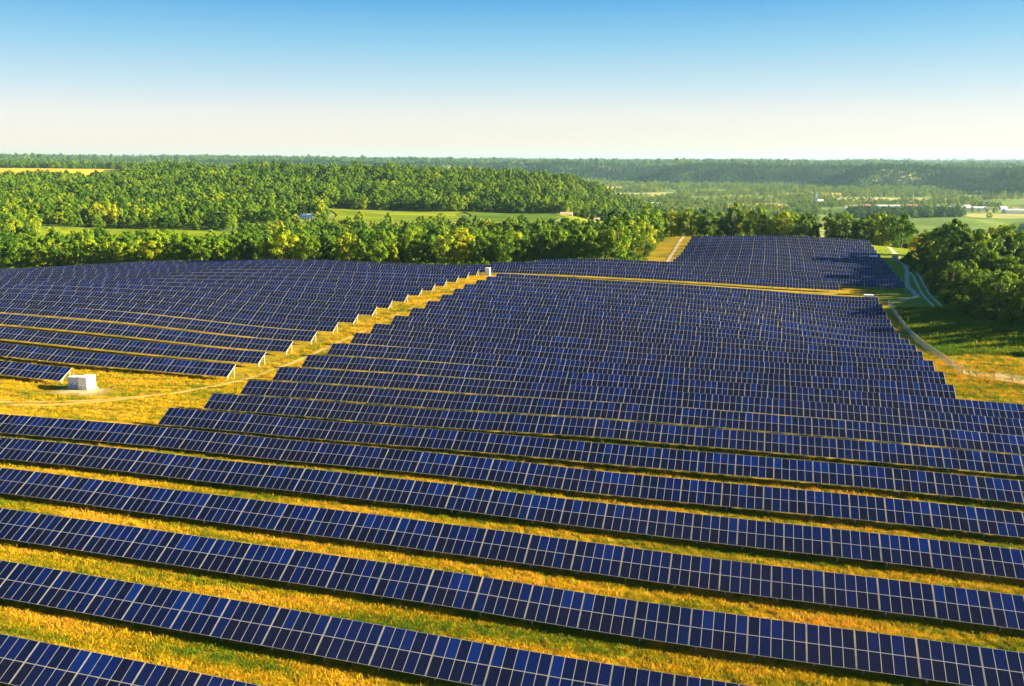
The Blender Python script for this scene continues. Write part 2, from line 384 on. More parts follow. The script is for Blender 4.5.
ribbon('grey_track', m_grey, [(44, 311), (50, 315), (55, 322), (56, 334), (56.5, 350), (60, 375), (63.5, 400), (64, 420), (65, 445), (66, 475), (63, 500)], 2.5, 0.05, seed=21)
for o_ in (-1.1, 1.1):
    ribbon('wheel_rut', m_rut, [(63.5 + o_, 402), (63 + o_, 380), (61 + o_, 350), (58.5 + o_, 322), (58 + o_, 300), (59 + o_, 288)], 1.1, 0.075, edge=0.15, seed=int(30 + o_))
    ribbon('wheel_rut', m_rut, [(52 + o_, 282), (49 + o_, 262), (47.5 + o_, 240), (46.5 + o_, 222), (47 + o_, 206)], 1.7, 0.06, edge=0.3, seed=int(40 + o_))
ribbon('bare_soil_patch', m_pad, [(46.5, 187), (49, 182), (52.5, 176), (57, 170)], 2.6, 0.05, edge=0.7, seed=44)
ribbon('bare_soil_patch', m_rut, [(60, 279), (65, 281), (70, 280)], 2.2, 0.05, edge=0.6, seed=45)

def field(name, mat, s0, s1, v0, v1, off, ns=40, nv_=30, wob=0.012, seed=1):
    r = np.random.default_rng(seed); S, T = np.meshgrid(np.linspace(0, 1, ns), np.linspace(0, 1, nv_))
    wa, wb, wc, wd = (r.uniform(0, 6, 4))
    vlo = v0 * (1 + wob * np.sin(S * 7 + wa)); vhi = v1 * (1 + wob * np.sin(S * 6 + wb))
    Vv = vlo + (vhi - vlo) * T; Ss = (s0 + wob * 0.6 * np.sin(T * 5 + wc)) * (1 - S) + (s1 + wob * 0.6 * np.sin(T * 6 + wd)) * S
    X, Y = xy_of(Ss * Vv, Vv); zz = height(X.ravel(), Y.ravel()) + off
    idx = np.arange(ns * nv_).reshape(nv_, ns)
    fc = np.stack([idx[:-1, :-1], idx[:-1, 1:], idx[1:, 1:], idx[1:, :-1]], -1).reshape(-1, 4)
    o = obj(name, np_mesh(name, np.stack([X.ravel(), Y.ravel(), zz], -1), fc, [mat])); o['kind'] = 'structure'
    return o
def crop(name, a, c, sx, sy, rot=0.0, sc_=1.0):
    m, n, l, b = new_mat(name); g = n.new('ShaderNodeNewGeometry'); mp = n.new('ShaderNodeMapping')
    mp.inputs['Scale'].default_value = (sx, sy, 1); mp.inputs['Rotation'].default_value = (0, 0, rot); l.new(g.outputs['Position'], mp.inputs['Vector'])
    x = ramp(n, l, noise(n, l, sc_, 5, mp.outputs[0], 0.6), [(0.35, a), (0.65, c)])
    l.new(x, b.inputs['Base Color']); b.inputs['Roughness'].default_value = 0.95; b.inputs['Specular IOR Level'].default_value = 0.05
    return m
c_bright = crop('crop_bright', (0.10, 0.17, 0.006), (0.27, 0.30, 0.014), 0.004, 0.035, 0.3)
c_green = crop('crop_green', (0.05, 0.12, 0.012), (0.14, 0.20, 0.022), 0.004, 0.035, 0.25)
c_wheat = crop('crop_wheat', (0.55, 0.34, 0.03), (0.72, 0.46, 0.05), 0.004, 0.02, 0.1)
c_vale = crop('crop_vale', (0.10, 0.17, 0.030), (0.19, 0.25, 0.045), 0.003, 0.02, 0.2)
field('crop_field', c_bright, -0.20, -0.055, 815, 1030, 0.6, seed=2)
field('crop_field', c_green, -0.052, 0.055, 835, 1035, 0.6, seed=3)
field('crop_field', c_bright, 0.054, 0.135, 850, 1040, 0.9, seed=4)
ribbon('farm_track', m_pad, [xy_of(-0.19 * 850, 838), xy_of(-0.06 * 850, 846), xy_of(0.03 * 880, 870), xy_of(0.12 * 930, 925)], 4, 0.9, step=12, edge=0.4, seed=50)
field('crop_field', c_bright, -0.52, -0.30, 652, 765, 0.6, seed=5)
field('wheat_field', c_wheat, -0.80, -0.44, 1720, 2500, 1.0, seed=6)
field('wheat_field', c_wheat, 0.08, 0.13, 4750, 5300, 3.0, seed=7)
for (a_, b_, c1_, c2_, mt_) in [(-0.55, -0.47, 7200, 7900, c_wheat), (-0.30, -0.24, 6900, 7500, c_wheat), (-0.42, -0.36, 8800, 9800, c_vale), (0.20, 0.34, 6200, 6900, c_wheat), (0.30, 0.45, 8200, 9300, c_vale), (0.02, 0.10, 7900, 8900, c_vale), (0.24, 0.30, 2560, 2680, c_wheat)]:
    field('far_field', mt_, a_, b_, c1_, c2_, 4.0 if c1_ > 4000 else 1.0, seed=int(c1_))
field('valley_meadow', c_vale, 0.37, 0.80, 1330, 1990, 0.6, seed=8)
VFIELDS = [(0.16, 0.20, 2180, 2380, 0), (0.235, 0.30, 2480, 2720, 1), (0.515, 0.60, 2640, 2960, 0), (0.36, 0.46, 2880, 3180, 2), (0.20, 0.285, 2980, 3260, 0), (0.115, 0.18, 3250, 3700, 2), (0.30, 0.36, 3380, 3640, 1), (0.46, 0.53, 3180, 3360, 0), (0.255, 0.36, 2005, 2150, 0), (0.05, 0.11, 2700, 3100, 0), (0.50, 0.66, 2060, 2240, 2), (0.05, 0.12, 3900, 4500, 1), (0.17, 0.24, 3750, 4050, 0)]
c_pale = crop('crop_pale', (0.28, 0.31, 0.09), (0.42, 0.40, 0.14), 0.003, 0.03, 0.2)
for i_, (a_, b_, c1_, c2_, k_) in enumerate(VFIELDS): field('valley_meadow', [c_vale, c_wheat, c_pale][k_], a_, b_, c1_, c2_, 0.7, seed=60 + i_)

# ------------------------------------------------------------------ solar panel rows
MW, MH, MT = 0.992, 1.960, 0.04          # one module
CW, GAP = 1.008, 0.09                   # column step, gap between two racks of modules
TILT = math.atan2(TOP - LOW, DEP); ct, st = math.cos(TILT), math.sin(TILT)

m_panel, n, l, b = new_mat('solar_glass')
uvn = n.new('ShaderNodeUVMap'); uvn.uv_map = 'cells'
su = n.new('ShaderNodeSeparateXYZ'); l.new(uvn.outputs[0], su.inputs[0])
oi = n.new('ShaderNodeObjectInfo'); ar = attr(n, 'rnd')
rn = math_n(n, l, 'FRACT', math_n(n, l, 'ADD', math_n(n, l, 'MULTIPLY', oi.outputs['Random'], 7.31), ar.outputs['Fac']))
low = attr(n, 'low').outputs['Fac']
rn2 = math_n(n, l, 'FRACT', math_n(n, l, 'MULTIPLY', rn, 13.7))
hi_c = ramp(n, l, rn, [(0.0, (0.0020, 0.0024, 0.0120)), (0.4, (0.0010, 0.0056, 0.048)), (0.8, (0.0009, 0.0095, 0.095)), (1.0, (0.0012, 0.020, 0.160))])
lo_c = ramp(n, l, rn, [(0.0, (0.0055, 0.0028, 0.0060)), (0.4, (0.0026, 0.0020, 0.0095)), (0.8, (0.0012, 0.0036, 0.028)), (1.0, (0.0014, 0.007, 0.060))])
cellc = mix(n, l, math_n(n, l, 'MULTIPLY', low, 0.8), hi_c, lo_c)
geo_p = n.new('ShaderNodeNewGeometry')
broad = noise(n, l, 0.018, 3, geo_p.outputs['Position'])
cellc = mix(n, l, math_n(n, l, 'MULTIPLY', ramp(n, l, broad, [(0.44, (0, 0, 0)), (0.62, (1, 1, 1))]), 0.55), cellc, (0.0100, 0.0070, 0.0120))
# thin bright lines between the cells
def cell_line(c, k, w):
    t = math_n(n, l, 'FRACT', math_n(n, l, 'MULTIPLY', c, k))
    d = math_n(n, l, 'ABSOLUTE', math_n(n, l, 'SUBTRACT', t, 0.5))
    return math_n(n, l, 'GREATER_THAN', d, 0.5 - w)
gx = cell_line(su.outputs[0], 6, 0.06); gy = cell_line(su.outputs[1], 12, 0.06)
cx_ = math_n(n, l, 'ABSOLUTE', math_n(n, l, 'SUBTRACT', math_n(n, l, 'FRACT', math_n(n, l, 'MULTIPLY', su.outputs[0], 6)), 0.5))
cy_ = math_n(n, l, 'ABSOLUTE', math_n(n, l, 'SUBTRACT', math_n(n, l, 'FRACT', math_n(n, l, 'MULTIPLY', su.outputs[1], 12)), 0.5))
corner = math_n(n, l, 'GREATER_THAN', math_n(n, l, 'ADD', cx_, cy_), 0.86)
gl = math_n(n, l, 'MAXIMUM', math_n(n, l, 'MAXIMUM', gx, gy), corner)
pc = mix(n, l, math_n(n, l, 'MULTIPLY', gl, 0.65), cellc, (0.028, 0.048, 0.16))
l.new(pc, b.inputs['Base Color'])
b.inputs['Roughness'].default_value = 0.22; b.inputs['IOR'].default_value = 1.45
b.inputs['Specular IOR Level'].default_value = 0.22
m_frame = plain('aluminium_frame', (0.38, 0.38, 0.40), 0.6, 0.0, 0.05)
m_steel = plain('galvanised_steel', (0.50, 0.46, 0.40), 0.6, 0.0, 0.10)

def q(x, t, d=0.0):
    """point on the tilted panel plane: t metres down the slope from the top edge, d below the surface"""
    return Vector((x, -t * ct + d * st, TOP - t * st - d * ct))

def module_geo(V_, Fc, MI, UVs, RN, LO, x0, t0, rnd, lowv):
    """one module: glass face inset in a pale frame, with real thickness"""
    fr = 0.020; x1, t1 = x0 + MW, t0 + MH; B = len(V_)
    for (x, t, d) in [(x0,t0,0),(x1,t0,0),(x1,t1,0),(x0,t1,0),(x0+fr,t0+fr,0),(x1-fr,t0+fr,0),(x1-fr,t1-fr,0),(x0+fr,t1-fr,0),(x0,t0,MT),(x1,t0,MT),(x1,t1,MT),(x0,t1,MT)]:
        V_.append(tuple(q(x, t, d)))
    faces = [((7,6,5,4),0),((0,3,7,4),1),((3,2,6,7),1),((2,1,5,6),1),((1,0,4,5),1),((3,0,8,11),1),((2,3,11,10),1),((1,2,10,9),1),((0,1,9,8),1),((8,9,10,11),1)]
    for f_, m_ in faces:
        Fc.append(tuple(B + i for i in f_)); MI.append(m_); RN.append(rnd); LO.append(lowv)
        UVs += [(0,0),(1,0),(1,1),(0,1)] if m_ == 0 else [(0.5,0.5)] * 4
def finish(name, V_, Fc, MI, UVs, RN, LO, extra=None):
    mats = [m_panel, m_frame, m_steel]
    if extra:
        B = len(V_); V_ += extra.v
        for f_ in extra.f: Fc.append(tuple(B + i for i in f_)); MI.append(2); RN.append(0); LO.append(0); UVs += [(0.5,0.5)] * 4
    me = mesh_from(name, V_, Fc, mats, MI)
    u = me.uv_layers.new(name='cells'); u.data.foreach_set('uv', np.array(UVs, np.float32).ravel())
    for nm, arr in (('rnd', RN), ('low', LO)):
        a = me.attributes.new(nm, 'FLOAT', 'FACE'); a.data.foreach_set('value', np.array(arr, np.float32))
    return me

def rack(ncol, legs=True):
    """purlins and rafter under a block of modules; the rafter in the gap shows as a pale bar"""
    e = MB(); w = ncol * CW
    for t in (0.45, 1.50, 2.45, 3.50):
        e.bar(q(0, t, 0.095), q(w + GAP, t, 0.095), 0.05, 0.10)
    e.bar(q(w + GAP / 2 - 0.005, 0.0, 0.035), q(w + GAP / 2 - 0.005, 3.95, 0.05), 0.055, 0.05)
    return e
def legs_mesh():
    e = MB()
    a, c_ = q(0, 0.55, 0.22), q(0, 3.3, 0.22)
    e.bar((0, a.y, -0.5), a, 0.13, 0.13); e.bar((0, c_.y, -0.5), c_, 0.13, 0.13)
    e.bar(q(0, 0.15, 0.20), q(0, 3.8, 0.20), 0.08, 0.12)
    e.bar((0, c_.y, 0.45), q(0, 1.3, 0.22), 0.06, 0.06)
    return e
near_top, near_low = [], []
def single(t0, lowv, nm):
    V_, Fc, MI, UVs, RN, LO = [], [], [], [], [], []
    module_geo(V_, Fc, MI, UVs, RN, LO, 0.0, t0, 0.0, lowv)
    return finish(nm, V_, Fc, MI, UVs, RN, LO)
me_mod_top = single(0.0, 0.0, 'solar_panel'); me_mod_low = single(MH + 0.03, 1.0, 'solar_panel')
me_rack = {k: rack(k).mesh('rack', [m_steel]) for k in (4, 5)}
me_legs = legs_mesh().mesh('support_leg', [m_steel])
far_me = {4: [], 5: []}
for k in (4, 5):
    for v_ in range(7):
        V_, Fc, MI, UVs, RN, LO = [], [], [], [], [], []
        for i in range(k):
            for j in (0, 1): module_geo(V_, Fc, MI, UVs, RN, LO, i * CW, j * (MH + 0.03), random.random(), float(j))
        e = rack(k); lg = legs_mesh(); B = len(e.v); e.v += [(x + 0.6, y, z) for x, y, z in lg.v]
        e.f += [tuple(B + i for i in f_) for f_ in lg.f]
        far_me[k].append(finish('panel_section', V_, Fc, MI, UVs, RN, LO, e))

def span(x_start, x_end, seed, left4=-1e9, p4=0.12, fixed=None):
    """block lengths from the anchored end x_end leftwards to x_start"""
    r = random.Random(seed); out = []; x = x_end
    while x - x_start > 2.0:
        k = 4 if (r.random() < (0.55 if x < left4 else p4)) else 5
        out.append((x - k * CW - GAP, k)); x -= k * CW + GAP
    return out[::-1]

def panel_row(k, x0, x1, label, group, near=False, seed=1, left4=-1e9, p4=0.12):
    Yk = ROW_Y0 + PITCH_ROW * k; blocks = span(x0, x1, seed, left4, p4)
    xs_ = [bx for bx, _ in blocks] + [x1]; zz = height(xs_, [Yk] * len(xs_))
    xm = xs_[len(xs_) // 2]; base = Vector((xm, Yk, float(zz[len(xs_) // 2])))
    row = tag(obj('solar_panel_row', None, loc=base), label, 'solar panel row', group)
    for i, (bx, nc) in enumerate(blocks):
        sl = math.atan2(zz[i + 1] - zz[i], xs_[i + 1] - bx)
        loc = Vector((bx, Yk, float(zz[i]))) - base
        if near:
            s_ = obj('panel_section', me_rack[nc], row, loc); s_.rotation_euler = (0, -sl, 0)
            for c_ in range(nc):
                for me in (me_mod_top, me_mod_low):
                    p = obj('solar_panel', me, s_); p.location = (c_ * CW, 0, 0)
            lg = obj('support_leg', me_legs, s_); lg.location = (0.6, 0, 0)
        else:
            s_ = obj('panel_section', random.choice(far_me[nc]), row, loc); s_.rotation_euler = (0, -sl, 0)
    i = len(xs_) - 1
    e = obj('end_support', me_legs, row, Vector((x1 - 0.35, Yk, float(zz[-1]))) - base)
    return row

ORD = ['zeroth', 'first', 'second', 'third', 'fourth', 'fifth', 'sixth', 'seventh', 'eighth', 'ninth', 'tenth', 'eleventh', 'twelfth', 'thirteenth', 'fourteenth', 'fifteenth', 'sixteenth', 'seventeenth', 'eighteenth']
g0 = 'long front rows of solar panels'
front = [(-76, -30.5, 'nearest row of blue solar panels, cutting across the bottom left corner'),
         (-88, 6.2, 'second nearest row of blue solar panels, leaving the photo at its bottom edge'),
         (-100, 31.5, 'third nearest row of blue solar panels, running side to side'),
         (-112, 34.8, 'fourth nearest row of blue solar panels, running side to side'),
         (-124, 40.5, 'fifth nearest row of blue solar panels, running side to side'),
         (-136, 42.5, 'sixth row of solar panels from the bottom, bordering the golden clearing')]
for k, (a, c_, lb) in enumerate(front):
    panel_row(k, a, c_, lb, g0, near=True, seed=10 + k, left4=-62)
LEFT_END = {6:-91.5,7:-90.6,8:-90.3,9:-90,10:-89.6,11:-89.3,12:-88.9,13:-88.9,14:-88.1,15:-87.6,16:-87.2,17:-86.8,18:-86.6,19:-87,20:-86.5,21:-86.2,22:-86}
RIGHT_END = {6:45,7:48,8:51,9:54,10:55,11:38.9,12:39.0,13:39.1,14:39.3,15:39.8,16:39.7,17:39.3,18:39.9,19:40.4,20:40.6,21:40.8,22:41}
gc = 'rows of the central block of solar panels'
for k in range(6, 23):
    if k == 6: lb = 'front row of the central solar block, its left end beside the golden clearing'
    elif k == 22: lb = 'rearmost row of the central solar block, along the yellow cross track'
    elif k <= 14: lb = '%s row of the central solar block, counted from its front beside the clearing' % ORD[k - 5]
    else: lb = '%s row of the central solar block, counted forward from the yellow cross track' % ORD[23 - k]
    # anchor the left end exactly: shift the blocks so that the left end falls on the surveyed staircase
    L_ = RIGHT_END[k] - LEFT_END[k]
    r = random.Random(50 + k); seq = []; tot = 0
    best = min(((abs(a4 * (4 * CW + GAP) + a5 * (5 * CW + GAP) - L_) + 0.02 * abs(a4 - 4), a4, a5) for a4 in range(1, 9) for a5 in range(1, 40)))
    seq = [4] * best[1] + [5] * best[2]; r.shuffle(seq)
    _span = span
    xx = LEFT_END[k]; blocks_ = []
    for kk in seq: blocks_.append((xx, kk)); xx += kk * CW + GAP
    span = lambda a, c2, s, l4, p4, B=blocks_: B
    panel_row(k, LEFT_END[k], xx, lb, gc, near=(k <= 7), seed=30 + k)
    span = _span
gl_ = 'rows of the left block of solar panels'
LR = {8:-130,9:-100,10:-99.6,11:-99.2,12:-98.9,13:-98.7,14:-98.3,15:-97.9,16:-97.9,17:-97.5,18:-97.2,19:-97,20:-96.8,21:-96.4,22:-96.2,23:-96}
for k in range(8, 24):
    if k == 8: lb = 'front row of the left solar block, ending at the white inverter cabinets'
    elif k == 23: lb = 'last left block row before the long rear rows, ending short of the small white cabinet'
    elif k <= 15: lb = '%s row of the left solar block, counted from the white inverter cabinets' % ORD[k - 7]
    else: lb = '%s row of the left solar block, counted forward from the small white cabinet' % ORD[24 - k]
    panel_row(k, -175 - (k - 8) * 12.5, LR[k], lb, gl_, seed=77, p4=0.3)
gb = 'rows of the rear blocks of solar panels'
BR = {24:31,25:54,26:54.2,27:54.2,28:54.6,29:54.9,30:55.2,31:55.3,32:55.6,33:55.6,34:55.8,35:56,36:56}
BL = {24:-338,25:-345,26:-100,27:-84,28:-29.5,29:-29,30:-28.5,31:-28,32:-27.5,33:-27,34:-26.5,35:-26,36:-25.5}
for k in range(24, 37):
    if k <= 27: lb = ['first long row of solar panels directly behind the yellow cross track', 'second long row of solar panels behind the yellow cross track', 'third row of solar panels behind the yellow cross track', 'fourth row of solar panels behind the yellow cross track, against the treeline'][k - 24]
    elif k == 36: lb = 'farthest row of solar panels, against the trees beside the pale dirt bank'
    else: lb = '%s row of the far rear solar block, counted from the pale diagonal track' % ORD[k - 27]
    panel_row(k, BL[k], BR[k], lb, gb, seed=91, p4=0.2)

# ------------------------------------------------------------------ trees
m_leaf, n, l, b = new_mat('foliage')
ti = attr(n, 'tint', 'INSTANCER').outputs['Fac']; oi = n.new('ShaderNodeObjectInfo')
lf = attr(n, 'leaf').outputs['Fac']
tt = math_n(n, l, 'ADD', ti, math_n(n, l, 'MULTIPLY', math_n(n, l, 'SUBTRACT', lf, 0.5), 0.20))
lc = ramp(n, l, tt, [(0.0, (0.016, 0.048, 0.005)), (0.3, (0.048, 0.120, 0.006)), (0.6, (0.125, 0.215, 0.006)), (0.85, (0.26, 0.31, 0.006)), (1.0, (0.36, 0.29, 0.008))])
l.new(lc, b.inputs['Base Color']); b.inputs['Roughness'].default_value = 0.6; b.inputs['Specular IOR Level'].default_value = 0.15
tr = n.new('ShaderNodeBsdfTranslucent'); l.new(mix(n, l, 1.0, lc, (1.5, 1.45, 0.7), 'MULTIPLY'), tr.inputs['Color'])
ms = n.new('ShaderNodeMixShader'); ms.inputs[0].default_value = 0.25
out = n['Material Output']; l.new(b.outputs[0], ms.inputs[1]); l.new(tr.outputs[0], ms.inputs[2]); l.new(ms.outputs[0], out.inputs[0])
m_bark = plain('bark', (0.10, 0.075, 0.05), 0.9, 0, 0.3, 1.5)

def crown_mesh(name, H, Rr, base, shape, nclump, nleaf, leaf, seed):
    """leaf cards gathered in clumps through an uneven crown; trunk base at the origin"""
    r = np.random.default_rng(seed); cl = []
    lop = r.uniform(0, 6.28); wob = r.uniform(0.75, 1.2, 8)
    for i in range(nclump):
        t = r.uniform(0, 1) ** 0.85; an = r.uniform(0, 6.283)
        if shape == 'round': prof = math.sin(math.pi * min(0.98, 0.12 + 0.86 * t)) ** 0.6
        elif shape == 'oval': prof = math.sin(math.pi * min(0.97, 0.10 + 0.87 * t)) ** 0.9 * 0.85
        elif shape == 'cone': prof = (1 - t) ** 0.75 * 0.9 + 0.06
        else: prof = (0.55 + 0.45 * t) * (1 - max(0, t - 0.75) * 2.6)
        w = wob[int(an / 6.284 * 8) % 8]
        rad = Rr * prof * w * (0.55 + 0.45 * r.uniform() ** 0.5) * (1 + 0.15 * math.cos(an - lop))
        cl.append((rad * math.cos(an), rad * math.sin(an), base + (H - base) * t * (0.93 + 0.07 * w), Rr * r.uniform(0.24, 0.42) * (1.1 - 0.35 * t)))
    cl = np.array(cl); k = r.integers(0, nclump, nleaf)
    d = r.normal(size=(nleaf, 3)); d /= np.linalg.norm(d, axis=1)[:, None]
    rr = r.uniform(0.35, 1.0, nleaf) ** 0.6
    c = cl[k, :3] + d * (cl[k, 3] * rr)[:, None] * np.array([1, 1, 0.78])
    nrm = d + r.normal(size=(nleaf, 3)) * 0.28 + np.array([0, 0, 0.25]); nrm /= np.linalg.norm(nrm, axis=1)[:, None]
    a = np.cross(nrm, r.normal(size=(nleaf, 3))); a /= np.linalg.norm(a, axis=1)[:, None]; bb = np.cross(nrm, a)
    s = leaf * r.uniform(0.6, 1.3, nleaf)[:, None]
    co = np.stack([c - a * s, c - bb * s * 0.7, c + a * s, c + bb * s * 0.7], 1).reshape(-1, 3)
    fc = np.arange(nleaf * 4).reshape(-1, 4)
    me = np_mesh(name, co, fc, [m_leaf], smooth=False)
    at = me.attributes.new('leaf', 'FLOAT', 'FACE'); clr = r.uniform(0, 1, nclump)
    at.data.foreach_set('value', (clr[k] * 0.7 + r.uniform(0, 0.3, nleaf)).astype(np.float32))
    return me
def trunk_mesh(name, H, seed):
    r = random.Random(seed); V_, Fc = [], []
    def limb(a, c_, ra, rb, n_=6):
        a, c_ = Vector(a), Vector(c_); d = (c_ - a).normalized(); u = d.orthogonal().normalized(); w = d.cross(u); B = len(V_)
        for p, rad in ((a, ra), (a.lerp(c_, 0.5) + u * ra * 0.5, (ra + rb) / 2), (c_, rb)):
            for i in range(n_):
                t = 6.283 * i / n_; V_.append(tuple(p + (u * math.cos(t) + w * math.sin(t)) * rad))
        for j in (0, 1):
            for i in range(n_): Fc.append((B + j * n_ + i, B + j * n_ + (i + 1) % n_, B + (j + 1) * n_ + (i + 1) % n_, B + (j + 1) * n_ + i))
    limb((0, 0, -0.8), (0.2, 0.1, H * 0.5), H * 0.026, H * 0.016); limb((0.2, 0.1, H * 0.5), (0, 0, H * 0.88), H * 0.016, H * 0.004)
    for i in range(7):
        z = H * r.uniform(0.3, 0.65); an = i * 0.9 + r.uniform(0, 0.6)
        limb((0.1, 0.05, z), (math.cos(an) * H * 0.22, math.sin(an) * H * 0.22, z + H * r.uniform(0.1, 0.25)), H * 0.009, H * 0.003, 5)
    return mesh_from(name, V_, Fc, [m_bark], smooth=True)
SPEC = [('round', 14, 5.6, 2.2), ('oval', 16.5, 4.8, 2.0), ('round', 12.5, 5.0, 1.6), ('oval', 15, 5.4, 2.6), ('spread', 13, 6.2, 3.0), ('cone', 13, 3.4, 1.2), ('round', 15.5, 6.4, 2.4), ('oval', 12, 3.8, 1.0)]
CROWN = [crown_mesh('crown', H, Rr, bs, sh, 34, 3000, 0.40, 100 + i) for i, (sh, H, Rr, bs) in enumerate(SPEC)]
TRUNK = [trunk_mesh('trunk', s[1], 200 + i) for i, s in enumerate(SPEC)]

def tint_word(t): return 'golden yellow' if t > 0.86 else 'yellow-green' if t > 0.64 else 'mid green' if t > 0.36 else 'dark green'
TREES = []
def tree(x, y, kind, scale, tint, label, group, name='broadleaf_tree'):
    root = obj(name, None, loc=(x, y, h1(x, y) - 0.1)); root.scale = (scale, scale, scale * random.uniform(0.94, 1.06)); root.rotation_euler.z = random.uniform(0, 6.28)
    tag(root, label, 'tree', group)
    c_ = obj('crown', CROWN[kind], root); c_['tint'] = float(tint)
    obj('trunk', TRUNK[kind], root); TREES.append((x, y)); return root

zones = []          # (x, y, zone)
r = random.Random(11)
def poly_fill(poly, step, jit, zone, out):
    xs_ = [p[0] for p in poly]; ys_ = [p[1] for p in poly]; y = min(ys_)
    row_ = 0
    while y < max(ys_):
        x = min(xs_) + (step / 2 if row_ % 2 else 0)
        while x < max(xs_):
            px, py = x + r.uniform(-jit, jit), y + r.uniform(-jit, jit); ins = False; j = len(poly) - 1
            for i in range(len(poly)):
                xi, yi = poly[i]; xj, yj = poly[j]
                if (yi > py) != (yj > py) and px < (xj - xi) * (py - yi) / (yj - yi) + xi: ins = not ins
                j = i
            if ins: out.append((px, py, zone))
            x += step
        y += step * 0.87; row_ += 1
LEFTW = [(-345, 352), (-300, 352), (-240, 352), (-180, 350), (-130, 350), (-122, 356), (-122, 384), (-180, 376), (-260, 374), (-345, 374)]
MIDW = [(-122, 356), (-92, 362), (-84, 373), (-58, 374), (-50, 376), (-47, 410), (-47, 460), (-46, 505), (-62, 505), (-75, 450), (-84, 402), (-122, 392)]
BACKW = [(-48, 512), (-22, 514), (10, 497), (40, 492), (62, 492), (76, 492), (78, 512), (40, 518), (0, 524), (-48, 530)]
RIGHTW = [(68, 424), (68, 400), (70, 360), (67, 330), (66, 306), (70, 286), (76, 268), (82, 252), (96, 240), (125, 236), (128, 262), (132, 330), (134, 400), (104, 440), (72, 446)]
poly_fill(LEFTW, 10.2, 2.6, 'left', zones); poly_fill(MIDW, 9.4, 2.4, 'mid', zones); poly_fill(BACKW, 10.2, 2.4, 'back', zones); poly_fill(RIGHTW, 9.0, 2.2, 'right', zones)
ZL = {'left': 'in the treeline behind the left solar block', 'mid': 'in the wood left of the pale diagonal track', 'back': 'in the belt of trees behind the farthest solar rows', 'right': 'in the shaded wood right of the grey gravel track'}
SH = {'round': 'round-crowned', 'oval': 'oval', 'spread': 'spreading', 'cone': 'pointed'}
zones = [z_ for z_ in zones if z_[2] != 'right' or z_[0] < 128]
print('individual trees', len(zones))
ONES = ['', 'first', 'second', 'third', 'fourth', 'fifth', 'sixth', 'seventh', 'eighth', 'ninth', 'tenth', 'eleventh', 'twelfth', 'thirteenth', 'fourteenth', 'fifteenth', 'sixteenth', 'seventeenth', 'eighteenth', 'nineteenth']
def nth(i): return ONES[i] if i < 20 else {2: 'twentieth', 3: 'thirtieth'}[i // 10] if i % 10 == 0 else {2: 'twenty', 3: 'thirty'}[i // 10] + '-' + ONES[i % 10]
FRONT = {}                                   # trees that stand at the visible edge of each wood, in order
for zn, step_ in (('left', 9.0), ('mid', 8.0), ('back', 9.0), ('right', 8.0)):
    bins = {}
    for i, (x, y, z_) in enumerate(zones[:298]):
        if z_ != zn: continue
        key, val = (int(y // step_), x) if zn == 'right' else (int(x // step_), y)
        if key not in bins or val < bins[key][0]: bins[key] = (val, i)
    for rank, key in enumerate(sorted(bins)): FRONT[bins[key][1]] = rank + 1
EDGE = {'left': 'from left along the front of the left treeline', 'mid': 'from left at the foot of the central wood', 'back': 'from left in the tree belt behind the farthest rows', 'right': "from the near end on the right wood's edge"}
SH['round'], SH['oval'] = 'round', 'oval'
for i_, (x, y, z_) in enumerate(zones[:298]):
    t = min(1, max(0, random.gauss(0.44, 0.18)))
    if z_ == 'left': t = min(1, t + (0.22 if x < -255 else 0.06)); sc_ = random.uniform(0.72, 1.02)
    elif z_ == 'mid': t = min(1, t + 0.08); sc_ = random.uniform(0.85, 1.2) if x > -60 else random.uniform(0.75, 1.05)
    elif z_ == 'back': t = min(1, t + 0.08); sc_ = random.uniform(0.9, 1.2)
    else: sc_ = random.uniform(0.62, 0.8) if x < 76 else random.uniform(0.65, 0.85) if y < 340 else random.uniform(0.95, 1.2); t = min(1, t + 0.06)
    k_ = random.choice([0, 1, 2, 3, 4, 5, 6, 7, 0, 3, 6])
    tree(x, y, k_, sc_, t, ('%s %s tree, %s %s' % (tint_word(t), SH[SPEC[k_][0]], nth(FRONT[i_]), EDGE[z_])) if i_ in FRONT else ('%s %s tree standing back %s' % (tint_word(t), SH[SPEC[k_][0]], ZL[z_])), '%s trees %s' % (tint_word(t), ZL[z_]))
for (x, y, k_, sc_, t, lb) in [(73.5, 441, 0, 0.62, 0.95, 'small golden yellow tree at the far end of the grey gravel track'), (66, 494, 7, 0.7, 0.88, 'bright yellow tree standing alone behind the right end of the farthest rows'),
                          (83, 231, 2, 0.55, 0.45, 'low bush-like green tree at the sunlit corner of the right wood')]:
    tree(x, y, k_, sc_, t, lb, None)

